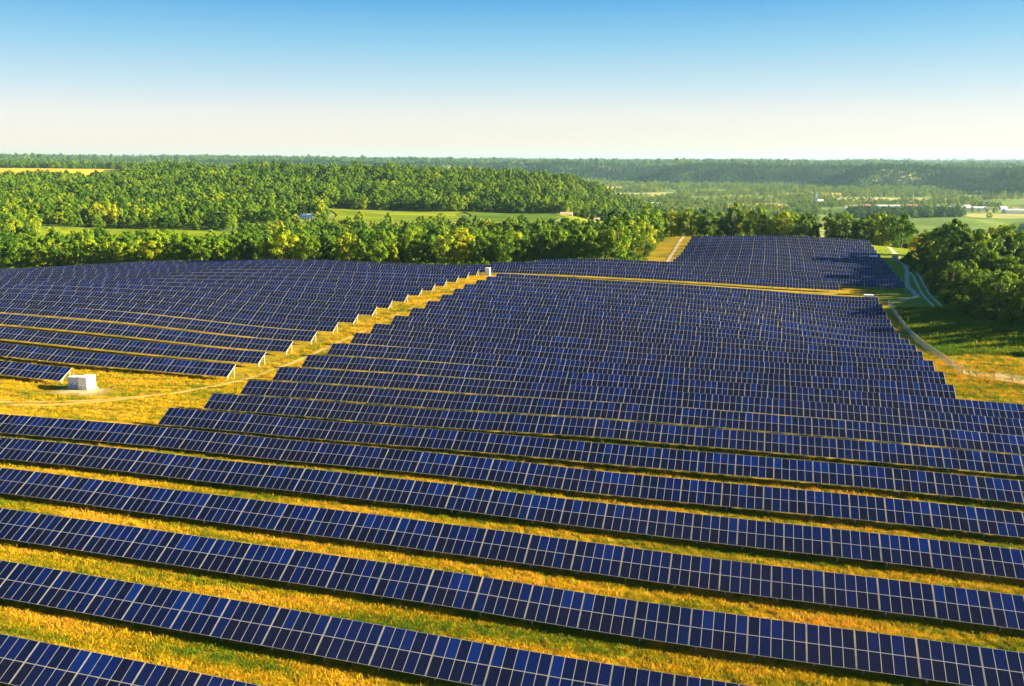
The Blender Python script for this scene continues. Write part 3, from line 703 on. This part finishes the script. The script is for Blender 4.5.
# undergrowth along the wood edges
def instanced(name, pts, label, cat, sources, kind='stuff'):
    """one object: source meshes instanced on many points, each with its own size, turn and tint"""
    P = np.array(pts, float)
    me = bpy.data.meshes.new(name); me.vertices.add(len(P)); me.vertices.foreach_set('co', P[:, :3].astype(np.float32).ravel())
    for nm, col in (('sc', 3), ('tint', 4), ('rz', 5)):
        a = me.attributes.new(nm, 'FLOAT', 'POINT'); a.data.foreach_set('value', P[:, col].astype(np.float32))
    a = me.attributes.new('pick', 'INT', 'POINT'); a.data.foreach_set('value', P[:, 6].astype(np.int32))
    o = obj(name, me); tag(o, label, cat, kind=kind)
    ng = bpy.data.node_groups.new(name, 'GeometryNodeTree')
    ng.interface.new_socket('Geometry', in_out='INPUT', socket_type='NodeSocketGeometry'); ng.interface.new_socket('Geometry', in_out='OUTPUT', socket_type='NodeSocketGeometry')
    N, L = ng.nodes, ng.links; gi = N.new('NodeGroupInput'); go = N.new('NodeGroupOutput'); iop = N.new('GeometryNodeInstanceOnPoints')
    g2i = N.new('GeometryNodeGeometryToInstance')
    for s in reversed(sources):
        oi_ = N.new('GeometryNodeObjectInfo'); oi_.inputs['Object'].default_value = s; oi_.transform_space = 'ORIGINAL'
        L.new(oi_.outputs['Geometry'], g2i.inputs[0])
    def na(nm, ty):
        q_ = N.new('GeometryNodeInputNamedAttribute'); q_.data_type = ty; q_.inputs['Name'].default_value = nm; return q_.outputs['Attribute']
    L.new(gi.outputs[0], iop.inputs['Points']); L.new(g2i.outputs[0], iop.inputs['Instance'])
    iop.inputs['Pick Instance'].default_value = True; L.new(na('pick', 'INT'), iop.inputs['Instance Index'])
    cx = N.new('ShaderNodeCombineXYZ'); L.new(na('rz', 'FLOAT'), cx.inputs[2])
    L.new(cx.outputs[0], iop.inputs['Rotation']); L.new(na('sc', 'FLOAT'), iop.inputs['Scale'])
    L.new(iop.outputs[0], go.inputs[0])
    md = o.modifiers.new('scatter', 'NODES'); md.node_group = ng
    return o
src = []
seen_ = set()
for o in list(COL.objects):
    if o.name.startswith('crown') and o.data in CROWN and o.data.name not in seen_: seen_.add(o.data.name); src.append(o)
src.sort(key=lambda o: CROWN.index(o.data))

def scatter(v0, v1, s0, s1, step, dens, tm, ts, scl, out, keep=None, shrink=0.0):
    rg = np.random.default_rng(len(out) + 5); v = v0
    V_, S_ = [], []
    while v < v1:
        st_ = step
        n_ = int((s1 - s0) * v / st_); S_.append(s0 + (np.arange(n_) + rg.uniform(0, 1, n_)) * st_ / v); V_.append(v + rg.uniform(-0.5, 0.5, n_) * st_)
        v += st_
    V_, S_ = np.concatenate(V_), np.concatenate(S_); U_ = S_ * V_; X_, Y_ = xy_of(U_, V_)
    d = 0.5 + 0.5 * lumps(X_, Y_, 190, 21); m = rg.uniform(0, 1, len(d)) < dens + (1 - dens) * np.clip((d * 1.5 - 0.2) if dens > 0.12 else (d * 3 - 1.0), 0, 1) if dens < 1 else np.ones(len(d), bool)
    if keep is not None: m &= keep(S_, V_, X_, Y_)
    m &= nofield(S_, V_)
    X_, Y_, S_ = X_[m], Y_[m], S_[m]; Z_ = height(X_, Y_) - 0.5
    tint = np.clip(np.minimum(rg.normal(tm, ts, len(X_)), 0.78) + 0.10 * lumps(X_, Y_, 120, 31), 0, 1)
    sc_ = scl * rg.uniform(0.62, 1.28, len(X_))
    for a in zip(X_, Y_, Z_, sc_, tint, rg.uniform(0, 6.28, len(X_)), rg.integers(0, 8, len(X_))): out.append(a)
def nofield(s, v):
    m = np.ones(len(s), bool)
    for a_, b_, c1_, c2_, k_ in VFIELDS: m &= ~inside(s, v, a_ - 0.002, b_ + 0.002, c1_ * 0.995, c2_ * 1.005)
    return m
def inside(s, v, s0, s1, v0, v1): return (s > s0) & (s < s1) & (v > v0) & (v < v1)
pts = []
def keepA(s, v, x, y):
    m = ~inside(s, v, -0.525, -0.295, 640, 775) & ~inside(s, v, -0.205, 0.13, 790, 1045)
    m &= ~inside(s, v, -0.30, -0.255, 770, 850) & ~inside(s, v, -0.25, -0.215, 800, 880)
    near = (y < np.interp(x, [-345, -260, -180, -122, -84], [377, 377, 379, 388, 404])) & (x > -350) & (x < -84) ; m &= ~near
    m &= ~((x > -88) & (x < 140) & (y < 535) & (v < 545) & (x > -88) & ((x > -46) | (y < 508)))
    m &= ~((x > -60) & (x < 62) & (y < 535))
    return m
scatter(400, 540, -0.85, 0.14, 9.8, 1, 0.48, 0.17, 0.86, pts, keepA)
scatter(540, 640, -0.85, 0.14, 9.0, 1, 0.48, 0.17, 0.68, pts, keepA)
scatter(640, 800, -0.85, 0.14, 10.0, 1, 0.48, 0.17, 0.80, pts, keepA)
scatter(800, 1050, -0.85, 0.14, 10.5, 1, 0.47, 0.17, 1.0, pts, keepA)
scatter(1045, 1750, -0.85, 0.20, 10.8, 1, 0.47, 0.13, 1.12, pts, lambda s, v, x, y: ~((s < -0.425) & (v > 1640)) & ~((s > 0.10) & (v > 1500)))
scatter(1700, 2700, -0.85, -0.30, 14, 0.15, 0.42, 0.2, 1.1, pts, lambda s, v, x, y: ~inside(s, v, -0.82, -0.425, 1640, 2520))
scatter(430, 1000, 0.14, 0.85, 10.5, 1, 0.42, 0.2, 0.95, pts, lambda s, v, x, y: ~((x < 134) & (y < 536) ) & (v > 560 - 200 * (s > 0.33)))
scatter(1000, 1340, 0.14, 0.85, 11, 0.5, 0.42, 0.2, 1.0, pts)
scatter(1340, 2050, 0.12, 0.34, 11, 0.35, 0.46, 0.2, 1.0, pts)
scatter(1340, 2050, 0.64, 0.9, 11, 1, 0.4, 0.2, 1.1, pts)
scatter(2060, 2260, 0.37, 0.50, 10, 1, 0.25, 0.1, 1.1, pts)
scatter(2050, 2750, 0.05, 0.85, 16, 0.05, 0.62, 0.16, 0.95, pts, lambda s, v, x, y: ~inside(s, v, 0.25, 0.43, 1990, 2160) & ~inside(s, v, 0.34, 0.6, 2270, 2520) )
scatter(2750, 3900, -0.05, 0.85, 18, 0.1, 0.70, 0.14, 1.0, pts)
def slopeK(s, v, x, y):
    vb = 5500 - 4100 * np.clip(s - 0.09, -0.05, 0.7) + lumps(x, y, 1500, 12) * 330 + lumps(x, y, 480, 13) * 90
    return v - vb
scatter(2900, 6600, 0.0, 0.85, 17, 1, 0.12, 0.12, 1.35, pts, lambda s, v, x, y: (slopeK(s, v, x, y) > -60) & (slopeK(s, v, x, y) < 420))  # bluff face woods: low tint paints the slope's shade into the leaf colour
scatter(4800, 6700, -0.35, 0.0, 19, 1, 0.16, 0.12, 1.4, pts, lambda s, v, x, y: (slopeK(s, v, x, y) > -60) & (slopeK(s, v, x, y) < 420))  # left part of the bluff, slope shade again carried by the dark tint
scatter(2700, 4800, -0.80, -0.05, 19, 0.3, 0.42, 0.2, 1.3, pts)
scatter(3800, 6000, 0.0, 0.60, 21, 0.1, 0.68, 0.14, 1.15, pts, lambda s, v, x, y: slopeK(s, v, x, y) < -60)
scatter(5800, 9500, -0.75, 0.45, 110, 0.05, 0.35, 0.15, 2.7, pts)
scatter(3800, 7500, -0.75, 0.80, 26, 0.0, 0.42, 0.2, 1.6, pts, lambda s, v, x, y: (slopeK(s, v, x, y) > 420) & ~inside(s, v, 0.07, 0.16, 6000, 7300))
scatter(7500, 13000, -0.75, 0.80, 55, 0.1, 0.42, 0.18, 2.2, pts)
scatter(13000, 22000, -0.72, 0.72, 120, 0.1, 0.42, 0.18, 3.0, pts)
print('forest points', len(pts))
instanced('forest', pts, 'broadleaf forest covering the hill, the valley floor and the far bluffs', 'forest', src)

und = []
def edge_und(line, n_, w, sc0, sc1):
    for i in range(n_):
        k_ = r.randrange(len(line) - 1); t = r.random(); x = line[k_][0] * (1 - t) + line[k_ + 1][0] * t + r.gauss(0, w); y = line[k_][1] * (1 - t) + line[k_ + 1][1] * t + r.gauss(0, w)
        und.append((x, y, h1(x, y) - 0.6 * 1, r.uniform(sc0, sc1), min(1, max(0, r.gauss(0.45, 0.2))), r.uniform(0, 6.28), r.choice([0, 2, 4, 6])))
edge_und([(-345, 349), (-240, 349), (-130, 347), (-92, 360), (-58, 372), (-48, 376), (-46, 440), (-46, 505)], 260, 1.0, 0.10, 0.26)
edge_und([(66, 420), (67, 360), (64, 320), (63, 304), (68, 283), (76, 264), (84, 248), (98, 236), (125, 232)], 420, 1.6, 0.10, 0.34)
edge_und([(70, 262), (78, 245), (92, 232), (110, 226)], 120, 3.5, 0.06, 0.18)
instanced('undergrowth', und, 'low scrub and brambles along the edges of the woods', 'undergrowth', src)

# ------------------------------------------------------------------ cabinets, fence, buildings, masts
m_white = plain('white_paint', (0.82, 0.82, 0.80), 0.45, 0, 0.04)
m_grey = plain('grey_paint', (0.58, 0.63, 0.68), 0.5, 0, 0.06)
m_dark = plain('dark_vent', (0.06, 0.065, 0.07), 0.6)
m_conc = plain('concrete_pad', (0.46, 0.43, 0.37), 0.9, 0, 0.15)
m_blue = plain('blue_paint', (0.05, 0.22, 0.48), 0.5)
m_cream = plain('cream_paint', (0.72, 0.60, 0.45), 0.6)
m_yel = plain('yellow_roof', (0.70, 0.62, 0.22), 0.6)

def cabinet(x, y, w, d, h, mat, roof, label, rot=0.0, group=None):
    z = h1(x, y); t = tag(obj('electrical_cabinet', None, loc=(x, y, z)), label, 'cabinet', group); t.rotation_euler.z = rot
    MB().box(-w/2 - 0.3, w/2 + 0.3, -d/2 - 0.3, d/2 + 0.3, -0.4, 0.14).build('base_pad', m_conc, t)
    MB().box(-w/2, w/2, -d/2, d/2, 0.14, h).build('housing', mat, t)
    e = MB(); e.box(-w/2 - 0.07, w/2 + 0.07, -d/2 - 0.07, d/2 + 0.07, h, h + 0.10); e.build('roof', roof, t)
    nd = max(2, int(w / 1.0)); dw = (w - 0.2) / nd
    for i in range(nd):
        x0 = -w/2 + 0.1 + i * dw
        dr = MB().box(x0 + 0.02, x0 + dw - 0.02, -d/2 - 0.035, -d/2 - 0.002, 0.25, h - 0.15).build('door', mat, t)
        MB().box(x0 + dw - 0.14, x0 + dw - 0.09, -d/2 - 0.075, -d/2 - 0.036, h * 0.45, h * 0.55).build('handle', m_dark, dr)
        v = MB()
        for k in range(5): v.box(x0 + 0.15, x0 + dw - 0.2, -d/2 - 0.048, -d/2 - 0.037, 0.4 + k * 0.09, 0.44 + k * 0.09)
        v.build('vent', m_dark, dr)
    v = MB()
    for k in range(6): v.box(w/2 + 0.002, w/2 + 0.014, -d/2 + 0.4, d/2 - 0.4, h - 0.95 + k * 0.1, h - 0.90 + k * 0.1)
    v.build('side_vent', m_grey, t)
    return t
cabinet(-125.4, 143.4, 2.4, 1.8, 2.15, m_grey, m_grey, 'grey transformer cabinet on the gravel pad, left of the brighter white one')
cabinet(-122.6, 142.9, 2.0, 2.4, 2.5, m_white, m_white, 'bright white inverter cabinet on the gravel pad in the golden clearing')
cabinet(-93.7, 321.6, 1.7, 1.6, 2.8, m_white, m_white, 'small white cabinet where the stepped lane meets the cross track')
cabinet(38.6, 309.6, 2.8, 1.8, 2.75, m_white, m_white, 'pale cabinet behind the right end of the rearmost central row')
cabinet(52.0, 412.2, 3.2, 1.8, 2.8, m_white, m_white, 'pale cabinet among the right ends of the rear rows')
cabinet(63.0, 428.0, 2.6, 2.0, 1.9, m_cream, m_yel, 'cream cabinet with yellow roof beside the grey track')
cabinet(66.2, 396.5, 1.4, 1.3, 1.6, m_blue, m_white, 'small blue cabinet with white top at the edge of the right wood')

m_wire = plain('fence_wire', (0.55, 0.53, 0.47), 0.5, 0.2, 0.05)
def fence(pts, label, h=1.75, sp=3.0, wires=0.24):
    P = [Vector(p) for p in pts]; z0 = h1(P[0].x, P[0].y); root = tag(obj('chain_link_fence', None, loc=(P[0].x, P[0].y, z0)), label, 'fence')
    L = []
    for a, c_ in zip(P[:-1], P[1:]):
        m = max(1, round((c_ - a).length / sp))
        L += [a.lerp(c_, i / m) for i in range(m)]
    L.append(P[-1]); zz = height([p.x for p in L], [p.y for p in L]); Q = [Vector((p.x - P[0].x, p.y - P[0].y, z - z0)) for p, z in zip(L, zz)]
    pm = MB(); pm.bar((0, 0, -0.5), (0, 0, h + 0.05), 0.09); pm.bar((0, 0, h + 0.05), (-0.14, 0, h + 0.22), 0.04); pme = pm.mesh('post', [m_steel])
    for q_ in Q: obj('post', pme, root, q_)
    w = MB(); rl = MB(); up_ = Vector((0, 0, 1))
    for a, c_ in zip(Q[:-1], Q[1:]):
        rl.bar(a + up_ * h, c_ + up_ * h, 0.05); rl.bar(a + up_ * 0.08, c_ + up_ * 0.08, 0.025)
        m = int((c_ - a).length / wires)
        for i in range(m):
            p, p2, p3 = a.lerp(c_, i / m), a.lerp(c_, min(1, (i + 3) / m)), a.lerp(c_, max(0, (i - 3) / m))
            w.bar(p + up_ * 0.1, p2 + up_ * h, 0.014); w.bar(p + up_ * 0.1, p3 + up_ * h, 0.014)
    w.build('wire_mesh', m_wire, root); rl.build('rail', m_steel, root)
fence([(44.2, 306), (44.0, 270), (43.9, 235), (44.2, 210), (45.2, 203.5)], 'long chain link fence curving down beside the right ends of the solar rows')
fence([(50.3, 199.5), (56, 195), (64, 188), (78, 176)], 'sunlit chain link fence on the golden grass by the right edge', wires=0.18)
fence([(45.2, 203.5), (47.5, 201.2), (50.3, 199.5)], 'short low section of leaning wire fence between the two longer fences', h=1.2, sp=1.5)

def house(x, y, w, d, h, rise, rot, wall, roof, label, cat='building', group=None, name='farm_building', nwin=4):
    z = min(h1(x + a, y + c_) for a in (-w/2, w/2) for c_ in (-d/2, d/2)); t = tag(obj(name, None, loc=(x, y, z)), label, cat, group); t.rotation_euler.z = rot
    MB().box(-w/2, w/2, -d/2, d/2, -2, h).build('wall', wall, t)
    e = MB(); o_ = 0.6
    V_ = [(-w/2 - o_, -d/2 - o_, h), (w/2 + o_, -d/2 - o_, h), (w/2 + o_, d/2 + o_, h), (-w/2 - o_, d/2 + o_, h), (-w/2 - o_, 0, h + rise), (w/2 + o_, 0, h + rise)]
    obj('roof', mesh_from('roof', V_, [(0, 1, 5, 4), (2, 3, 4, 5), (0, 4, 3), (1, 2, 5), (3, 2, 1, 0)], [roof]), t)
    MB().box(-1.1, 1.1, -d/2 - 0.06, -d/2 - 0.003, 0, min(h - 0.4, 2.6)).build('door', m_dark, t)
    ww = w / (nwin + 1)
    for i in range(nwin):
        xx = -w/2 + ww * (i + 1)
        if abs(xx) < 1.9: continue
        MB().box(xx - 0.7, xx + 0.7, -d/2 - 0.05, -d/2 - 0.003, h * 0.4, h * 0.4 + 1.4).build('window', m_dark, t)
    return t
m_roofw = plain('pale_roof', (0.66, 0.70, 0.74), 0.5); m_roofr = plain('red_roof', (0.42, 0.20, 0.14), 0.8); m_roofp = plain('pink_roof', (0.60, 0.38, 0.28), 0.8)
m_tan = plain('tan_wall', (0.55, 0.45, 0.33), 0.8); m_roofg = plain('green_grey_roof', (0.42, 0.50, 0.44), 0.6)
house(-397, 694, 11, 8, 4.5, 3, 0.35, m_tan, m_roofg, 'pale green roofed barn among the trees behind the left treeline', 'barn')
house(-414, 801, 15, 9, 4, 3, 0.30, m_white, m_roofw, 'barn with long pale blue roof among trees left of the crop field', 'barn')
house(-200, 1004, 13, 8, 3, 2.6, 0.15, m_tan, m_roofp, 'farmhouse with long pinkish roof at the far edge of the crop field', 'farmhouse', name='farmhouse')
house(-170, 1032, 6, 5, 3, 2, 0.1, m_white, m_roofp, 'small white house half hidden by trees right of the pink roofed farmhouse', 'house', name='farmhouse')
house(-256, 2540, 34, 16, 8, 4, 0.2, m_white, m_roofw, 'white building standing in the valley woods beyond the hill', 'building', name='white_building', nwin=6)
gt_ = 'buildings of the valley town'
for (x, y, w, d, h_, mw, mr, lb) in [
    (-112, 2120, 24, 12, 6, m_tan, m_roofr, 'red roofed building above the trees of the middle treeline, left of its neighbours'),
    (-78, 2105, 20, 11, 6, m_tan, m_roofp, 'pink roofed building between two red roofed ones beyond the middle treeline'),
    (-50, 2112, 18, 11, 5, m_white, m_roofr, 'white walled red roofed building beyond the middle treeline'),
    (352, 2560, 70, 18, 11, m_white, m_roofw, 'long white block left of the warehouses in the valley town'),
    (300, 2590, 22, 14, 9, m_tan, m_roofr, 'brown building left of the long white block in the valley'),
    (540, 2560, 95, 34, 9, m_white, m_roofw, 'large white warehouse in the valley town'),
    (480, 2470, 46, 26, 8, m_tan, m_roofw, 'lower tan warehouse in front of the large white one'),
    (640, 2460, 80, 30, 9, m_white, m_roofw, 'white warehouse at the right edge of the valley town'),
    (420, 2640, 26, 14, 8, m_tan, m_roofr, 'red roofed house behind the long white block'),
    (700, 2520, 40, 22, 8, m_tan, m_roofp, 'tan building behind the right edge warehouse')]:
    house(x, y, w, d, h_, 2.5 if w > 40 else 4, 0.12, mw, mr, lb, 'building', gt_, name='town_building', nwin=6)
for (s_, v_, a_) in [(0.37, 2380, 0), (0.385, 2430, 1), (0.40, 2350, 2), (0.47, 2420, 0), (0.485, 2350, 1), (0.50, 2480, 2), (0.515, 2330, 0), (0.54, 2400, 2), (0.555, 2330, 1), (0.59, 2430, 0), (0.61, 2360, 2), (0.33, 2560, 1), (0.345, 2640, 0), (0.44, 2720, 2), (0.27, 2300, 0), (0.29, 2360, 1)]:
    x_, y_ = xy_of(s_ * v_, v_)
    house(float(x_), float(y_), 15 + 3 * a_, 10, 5, 4, 0.3 * a_, m_white if a_ != 1 else m_tan, [m_roofw, m_roofr, m_roofg][a_], 'small pale house of the valley town, half hidden among trees', 'house', 'small houses of the valley town', name='small_house', nwin=2)
z = h1(195, 2790); ch = tag(obj('church', None, loc=(195, 2790, z)), 'white church with pointed steeple above the valley trees', 'church'); ch.rotation_euler.z = 0.2
MB().box(-8, 8, -7, 7, -2, 10).build('wall', m_white, ch)
obj('roof', mesh_from('roof', [(-9, -8, 10), (9, -8, 10), (9, 8, 10), (-9, 8, 10), (-9, 0, 17), (9, 0, 17)], [(0, 1, 5, 4), (2, 3, 4, 5), (0, 4, 3), (1, 2, 5), (3, 2, 1, 0)], [m_roofw]), ch)
MB().box(-14, -8.2, -3, 3, -2, 24).build('tower', m_white, ch)
obj('steeple', mesh_from('steeple', [(-14.5, -3.5, 24), (-7.7, -3.5, 24), (-7.7, 3.5, 24), (-14.5, 3.5, 24), (-11.1, 0, 40)], [(0, 1, 4), (1, 2, 4), (2, 3, 4), (3, 0, 4), (3, 2, 1, 0)], [m_roofw]), ch)
MB().box(-11.8, -10.4, -3.08, -3.003, 16, 20).build('window', m_dark, ch)
def mast(x, y, H, label):
    z = h1(x, y); t = tag(obj('radio_mast', None, loc=(x, y, z)), label, 'mast'); e = MB(); a = 2.2
    C4 = [(-a, -a), (a, -a), (a, a), (-a, a)]
    for cx, cy in C4: e.bar((cx, cy, -1), (cx * 0.25, cy * 0.25, H), 0.5)
    nb = int(H / 6)
    for i in range(nb):
        f0, f1 = 1 - 0.75 * i / nb, 1 - 0.75 * (i + 1) / nb
        for k in range(4):
            p, q_ = C4[k], C4[(k + 1) % 4]; e.bar((p[0] * f0, p[1] * f0, H * i / nb), (q_[0] * f1, q_[1] * f1, H * (i + 1) / nb), 0.3)
    e.build('lattice', m_steel, t); MB().bar((0, 0, H), (0, 0, H + 8), 0.4).build('antenna', m_steel, t)
u_, v_ = 0.4685 * 5400, 5400; mast(*xy_of(u_, v_), 44, 'taller faint radio mast on the right skyline')
u_, v_ = 0.505 * 5000, 5000; mast(*xy_of(u_, v_), 22, 'shorter faint mast on the skyline right of the taller one')

# ------------------------------------------------------------------ haze
hm = bpy.data.materials.new('haze'); hm.use_nodes = True; hn, hl = hm.node_tree.nodes, hm.node_tree.links; hn.clear()
ho = hn.new('ShaderNodeOutputMaterial'); hv = hn.new('ShaderNodeVolumePrincipled'); hl.new(hv.outputs[0], ho.inputs['Volume'])
hv.inputs['Color'].default_value = (0.42, 0.74, 1.0, 1); hv.inputs['Density'].default_value = 0.00003; hv.inputs['Anisotropy'].default_value = 0.2
hz = MB().box(-30000, 30000, -400, 29000, -130, 190).build('haze', hm)
tag(hz, 'thin pale blue haze over the far valley and bluffs', kind='stuff')

# ------------------------------------------------------------------ grass tufts on the ground of the solar field
m_gr, n, l, b = new_mat('grass_blades')
gt = attr(n, 'tint', 'INSTANCER').outputs['Fac']
gc_ = ramp(n, l, gt, [(0.0, (0.065, 0.160, 0.012)), (0.30, (0.16, 0.22, 0.008)), (0.55, (0.43, 0.30, 0.007)), (0.8, (0.66, 0.41, 0.015)), (1.0, (0.68, 0.37, 0.05))])
l.new(gc_, b.inputs['Base Color']); b.inputs['Roughness'].default_value = 0.8; b.inputs['Specular IOR Level'].default_value = 0.1
tr = n.new('ShaderNodeBsdfTranslucent'); l.new(gc_, tr.inputs['Color']); ms = n.new('ShaderNodeMixShader'); ms.inputs[0].default_value = 0.3
l.new(b.outputs[0], ms.inputs[1]); l.new(tr.outputs[0], ms.inputs[2]); l.new(ms.outputs[0], n['Material Output'].inputs[0])
def tuft(seed, nb, H, W):
    r_ = random.Random(seed); V_, Fc = [], []
    for i in range(nb):
        x, y = r_.gauss(0, W), r_.gauss(0, W); an = r_.uniform(0, 6.28); h_ = H * r_.uniform(0.5, 1.2); lx, ly = r_.gauss(0, 0.10), r_.gauss(0, 0.10); w = r_.uniform(0.012, 0.028)
        dx, dy = math.cos(an) * w, math.sin(an) * w; B = len(V_)
        V_ += [(x - dx, y - dy, -0.03), (x + dx, y + dy, -0.03), (x + lx * 0.5 + dx * 0.8, y + ly * 0.5 + dy * 0.8, h_ * 0.6), (x + lx * 0.5 - dx * 0.8, y + ly * 0.5 - dy * 0.8, h_ * 0.6), (x + lx * 1.5, y + ly * 1.5, h_)]
        Fc += [(B, B + 1, B + 2, B + 3), (B + 3, B + 2, B + 4)]
    return mesh_from('grass_tuft', V_, Fc, [m_gr])
tufts = []
for i in range(4):
    x, y = [-70.3, -60.2, -52.4, -40.1][i], [60.4, 61.0, 60.2, 60.7][i]
    o = obj('grass_tuft', tuft(300 + i, 34, [0.14, 0.19, 0.24, 0.30][i], 0.22), loc=(x, y, h1(x, y))); o['tint'] = 0.5
    tag(o, 'tuft of golden grass between the two nearest solar rows', 'grass', 'grass tufts between the nearest rows', 'stuff'); tufts.append(o)
rg = np.random.default_rng(77); gx_, gy_ = [], []
for k in range(0, 10):                      # aisles between the rows
    y1 = ROW_Y0 + PITCH_ROW * (k + 1) - 2.2; y0 = ROW_Y0 + PITCH_ROW * k + 1.2
    xl, xr = (-78 - 12 * k, 22 + 8 * k) if k < 6 else (-96, 55)
    xr = min(xr, 58); dens = max(2.0, 16 - k * 2.2); n_ = int((xr - xl) * (y1 - y0) * dens)
    gx_.append(rg.uniform(xl, xr, n_)); gy_.append(rg.uniform(y0, y1, n_))
n_ = 9000; gx_.append(rg.uniform(-175, -92, n_)); gy_.append(rg.uniform(120, 158, n_))      # clearing
n_ = 4500; gx_.append(rg.uniform(-98, -88, n_)); gy_.append(rg.uniform(150, 320, n_))       # lane
n_ = 4500; gx_.append(rg.uniform(39, 60, n_)); gy_.append(rg.uniform(165, 235, n_))
for k in range(0, 14):                      # taller green weeds left standing under the panels
    xl, xr = (-78 - 12 * k, 22 + 8 * k) if k < 6 else (-90, 50)
    n_ = int((min(xr, 50) - xl) * 3.6 * max(0.7, 6 - k * 0.55)); gx_.append(rg.uniform(xl, min(xr, 50), n_)); gy_.append(ROW_Y0 + PITCH_ROW * k - rg.uniform(0.6, 3.7, n_))
n_weed = sum(len(a_) for a_ in gx_[-14:])
n_ = 9000; gx_.append(rg.uniform(45, 72, n_)); gy_.append(rg.uniform(228, 300, n_)); n_green = n_      # rough green corner by the wood
gx_, gy_ = np.concatenate(gx_), np.concatenate(gy_); gz_ = height(gx_, gy_)
lane_d = np.min([np.hypot(gx_ - p[0], gy_ - p[1]) for p in [(a[0] * (1 - t) + c_[0] * t, a[1] * (1 - t) + c_[1] * t) for a, c_ in zip(lane[:-1], lane[1:]) for t in np.linspace(0, 1, 12)]], 0)
clump = lumps(gx_, gy_, 1.7, 43) + 0.6 * lumps(gx_, gy_, 0.8, 44)
ok = (lane_d > 1.2) & (clump > rg.uniform(-1.4, 0.7, len(gx_))) & ~((np.abs(gx_ + 122) < 8) & (np.abs(gy_ - 140.6) < 3.4))
band = lumps(gx_ * 0.12, gy_, 2.6, 41); pt_ = lumps(gx_, gy_, 26, 42)
ti_ = np.clip(0.58 + 0.26 * band - 0.15 * np.clip(pt_, -0.6, 2) + rg.normal(0, 0.16, len(gx_)), 0, 1)
ti_[-n_green:] = np.clip(rg.normal(0.14, 0.12, n_green) + 0.25 * np.clip(lumps(gx_[-n_green:], gy_[-n_green:] * 2, 14, 51), -0.5, 1), 0, 0.7)
ti_[-n_green - n_weed:-n_green] = np.clip(rg.normal(0.16, 0.12, n_weed), 0, 0.6)
far_ = 1 + np.clip((gy_ - 110) / 120, 0, 0.6); far_[-n_green:] *= 1.7; far_[-n_green - n_weed:-n_green] *= 1.05
gp_ = [t for t in zip(gx_[ok], gy_[ok], gz_[ok], (rg.uniform(0.6, 1.2, len(gx_)) * (1 + 0.25 * np.clip(clump, -1, 1.5)) * far_)[ok], ti_[ok], rg.uniform(0, 6.28, ok.sum()), rg.integers(0, 4, ok.sum()))]
print('grass', len(gp_))
instanced('grass', gp_, 'golden and green meadow grass growing between the rows of panels', 'grass', tufts)
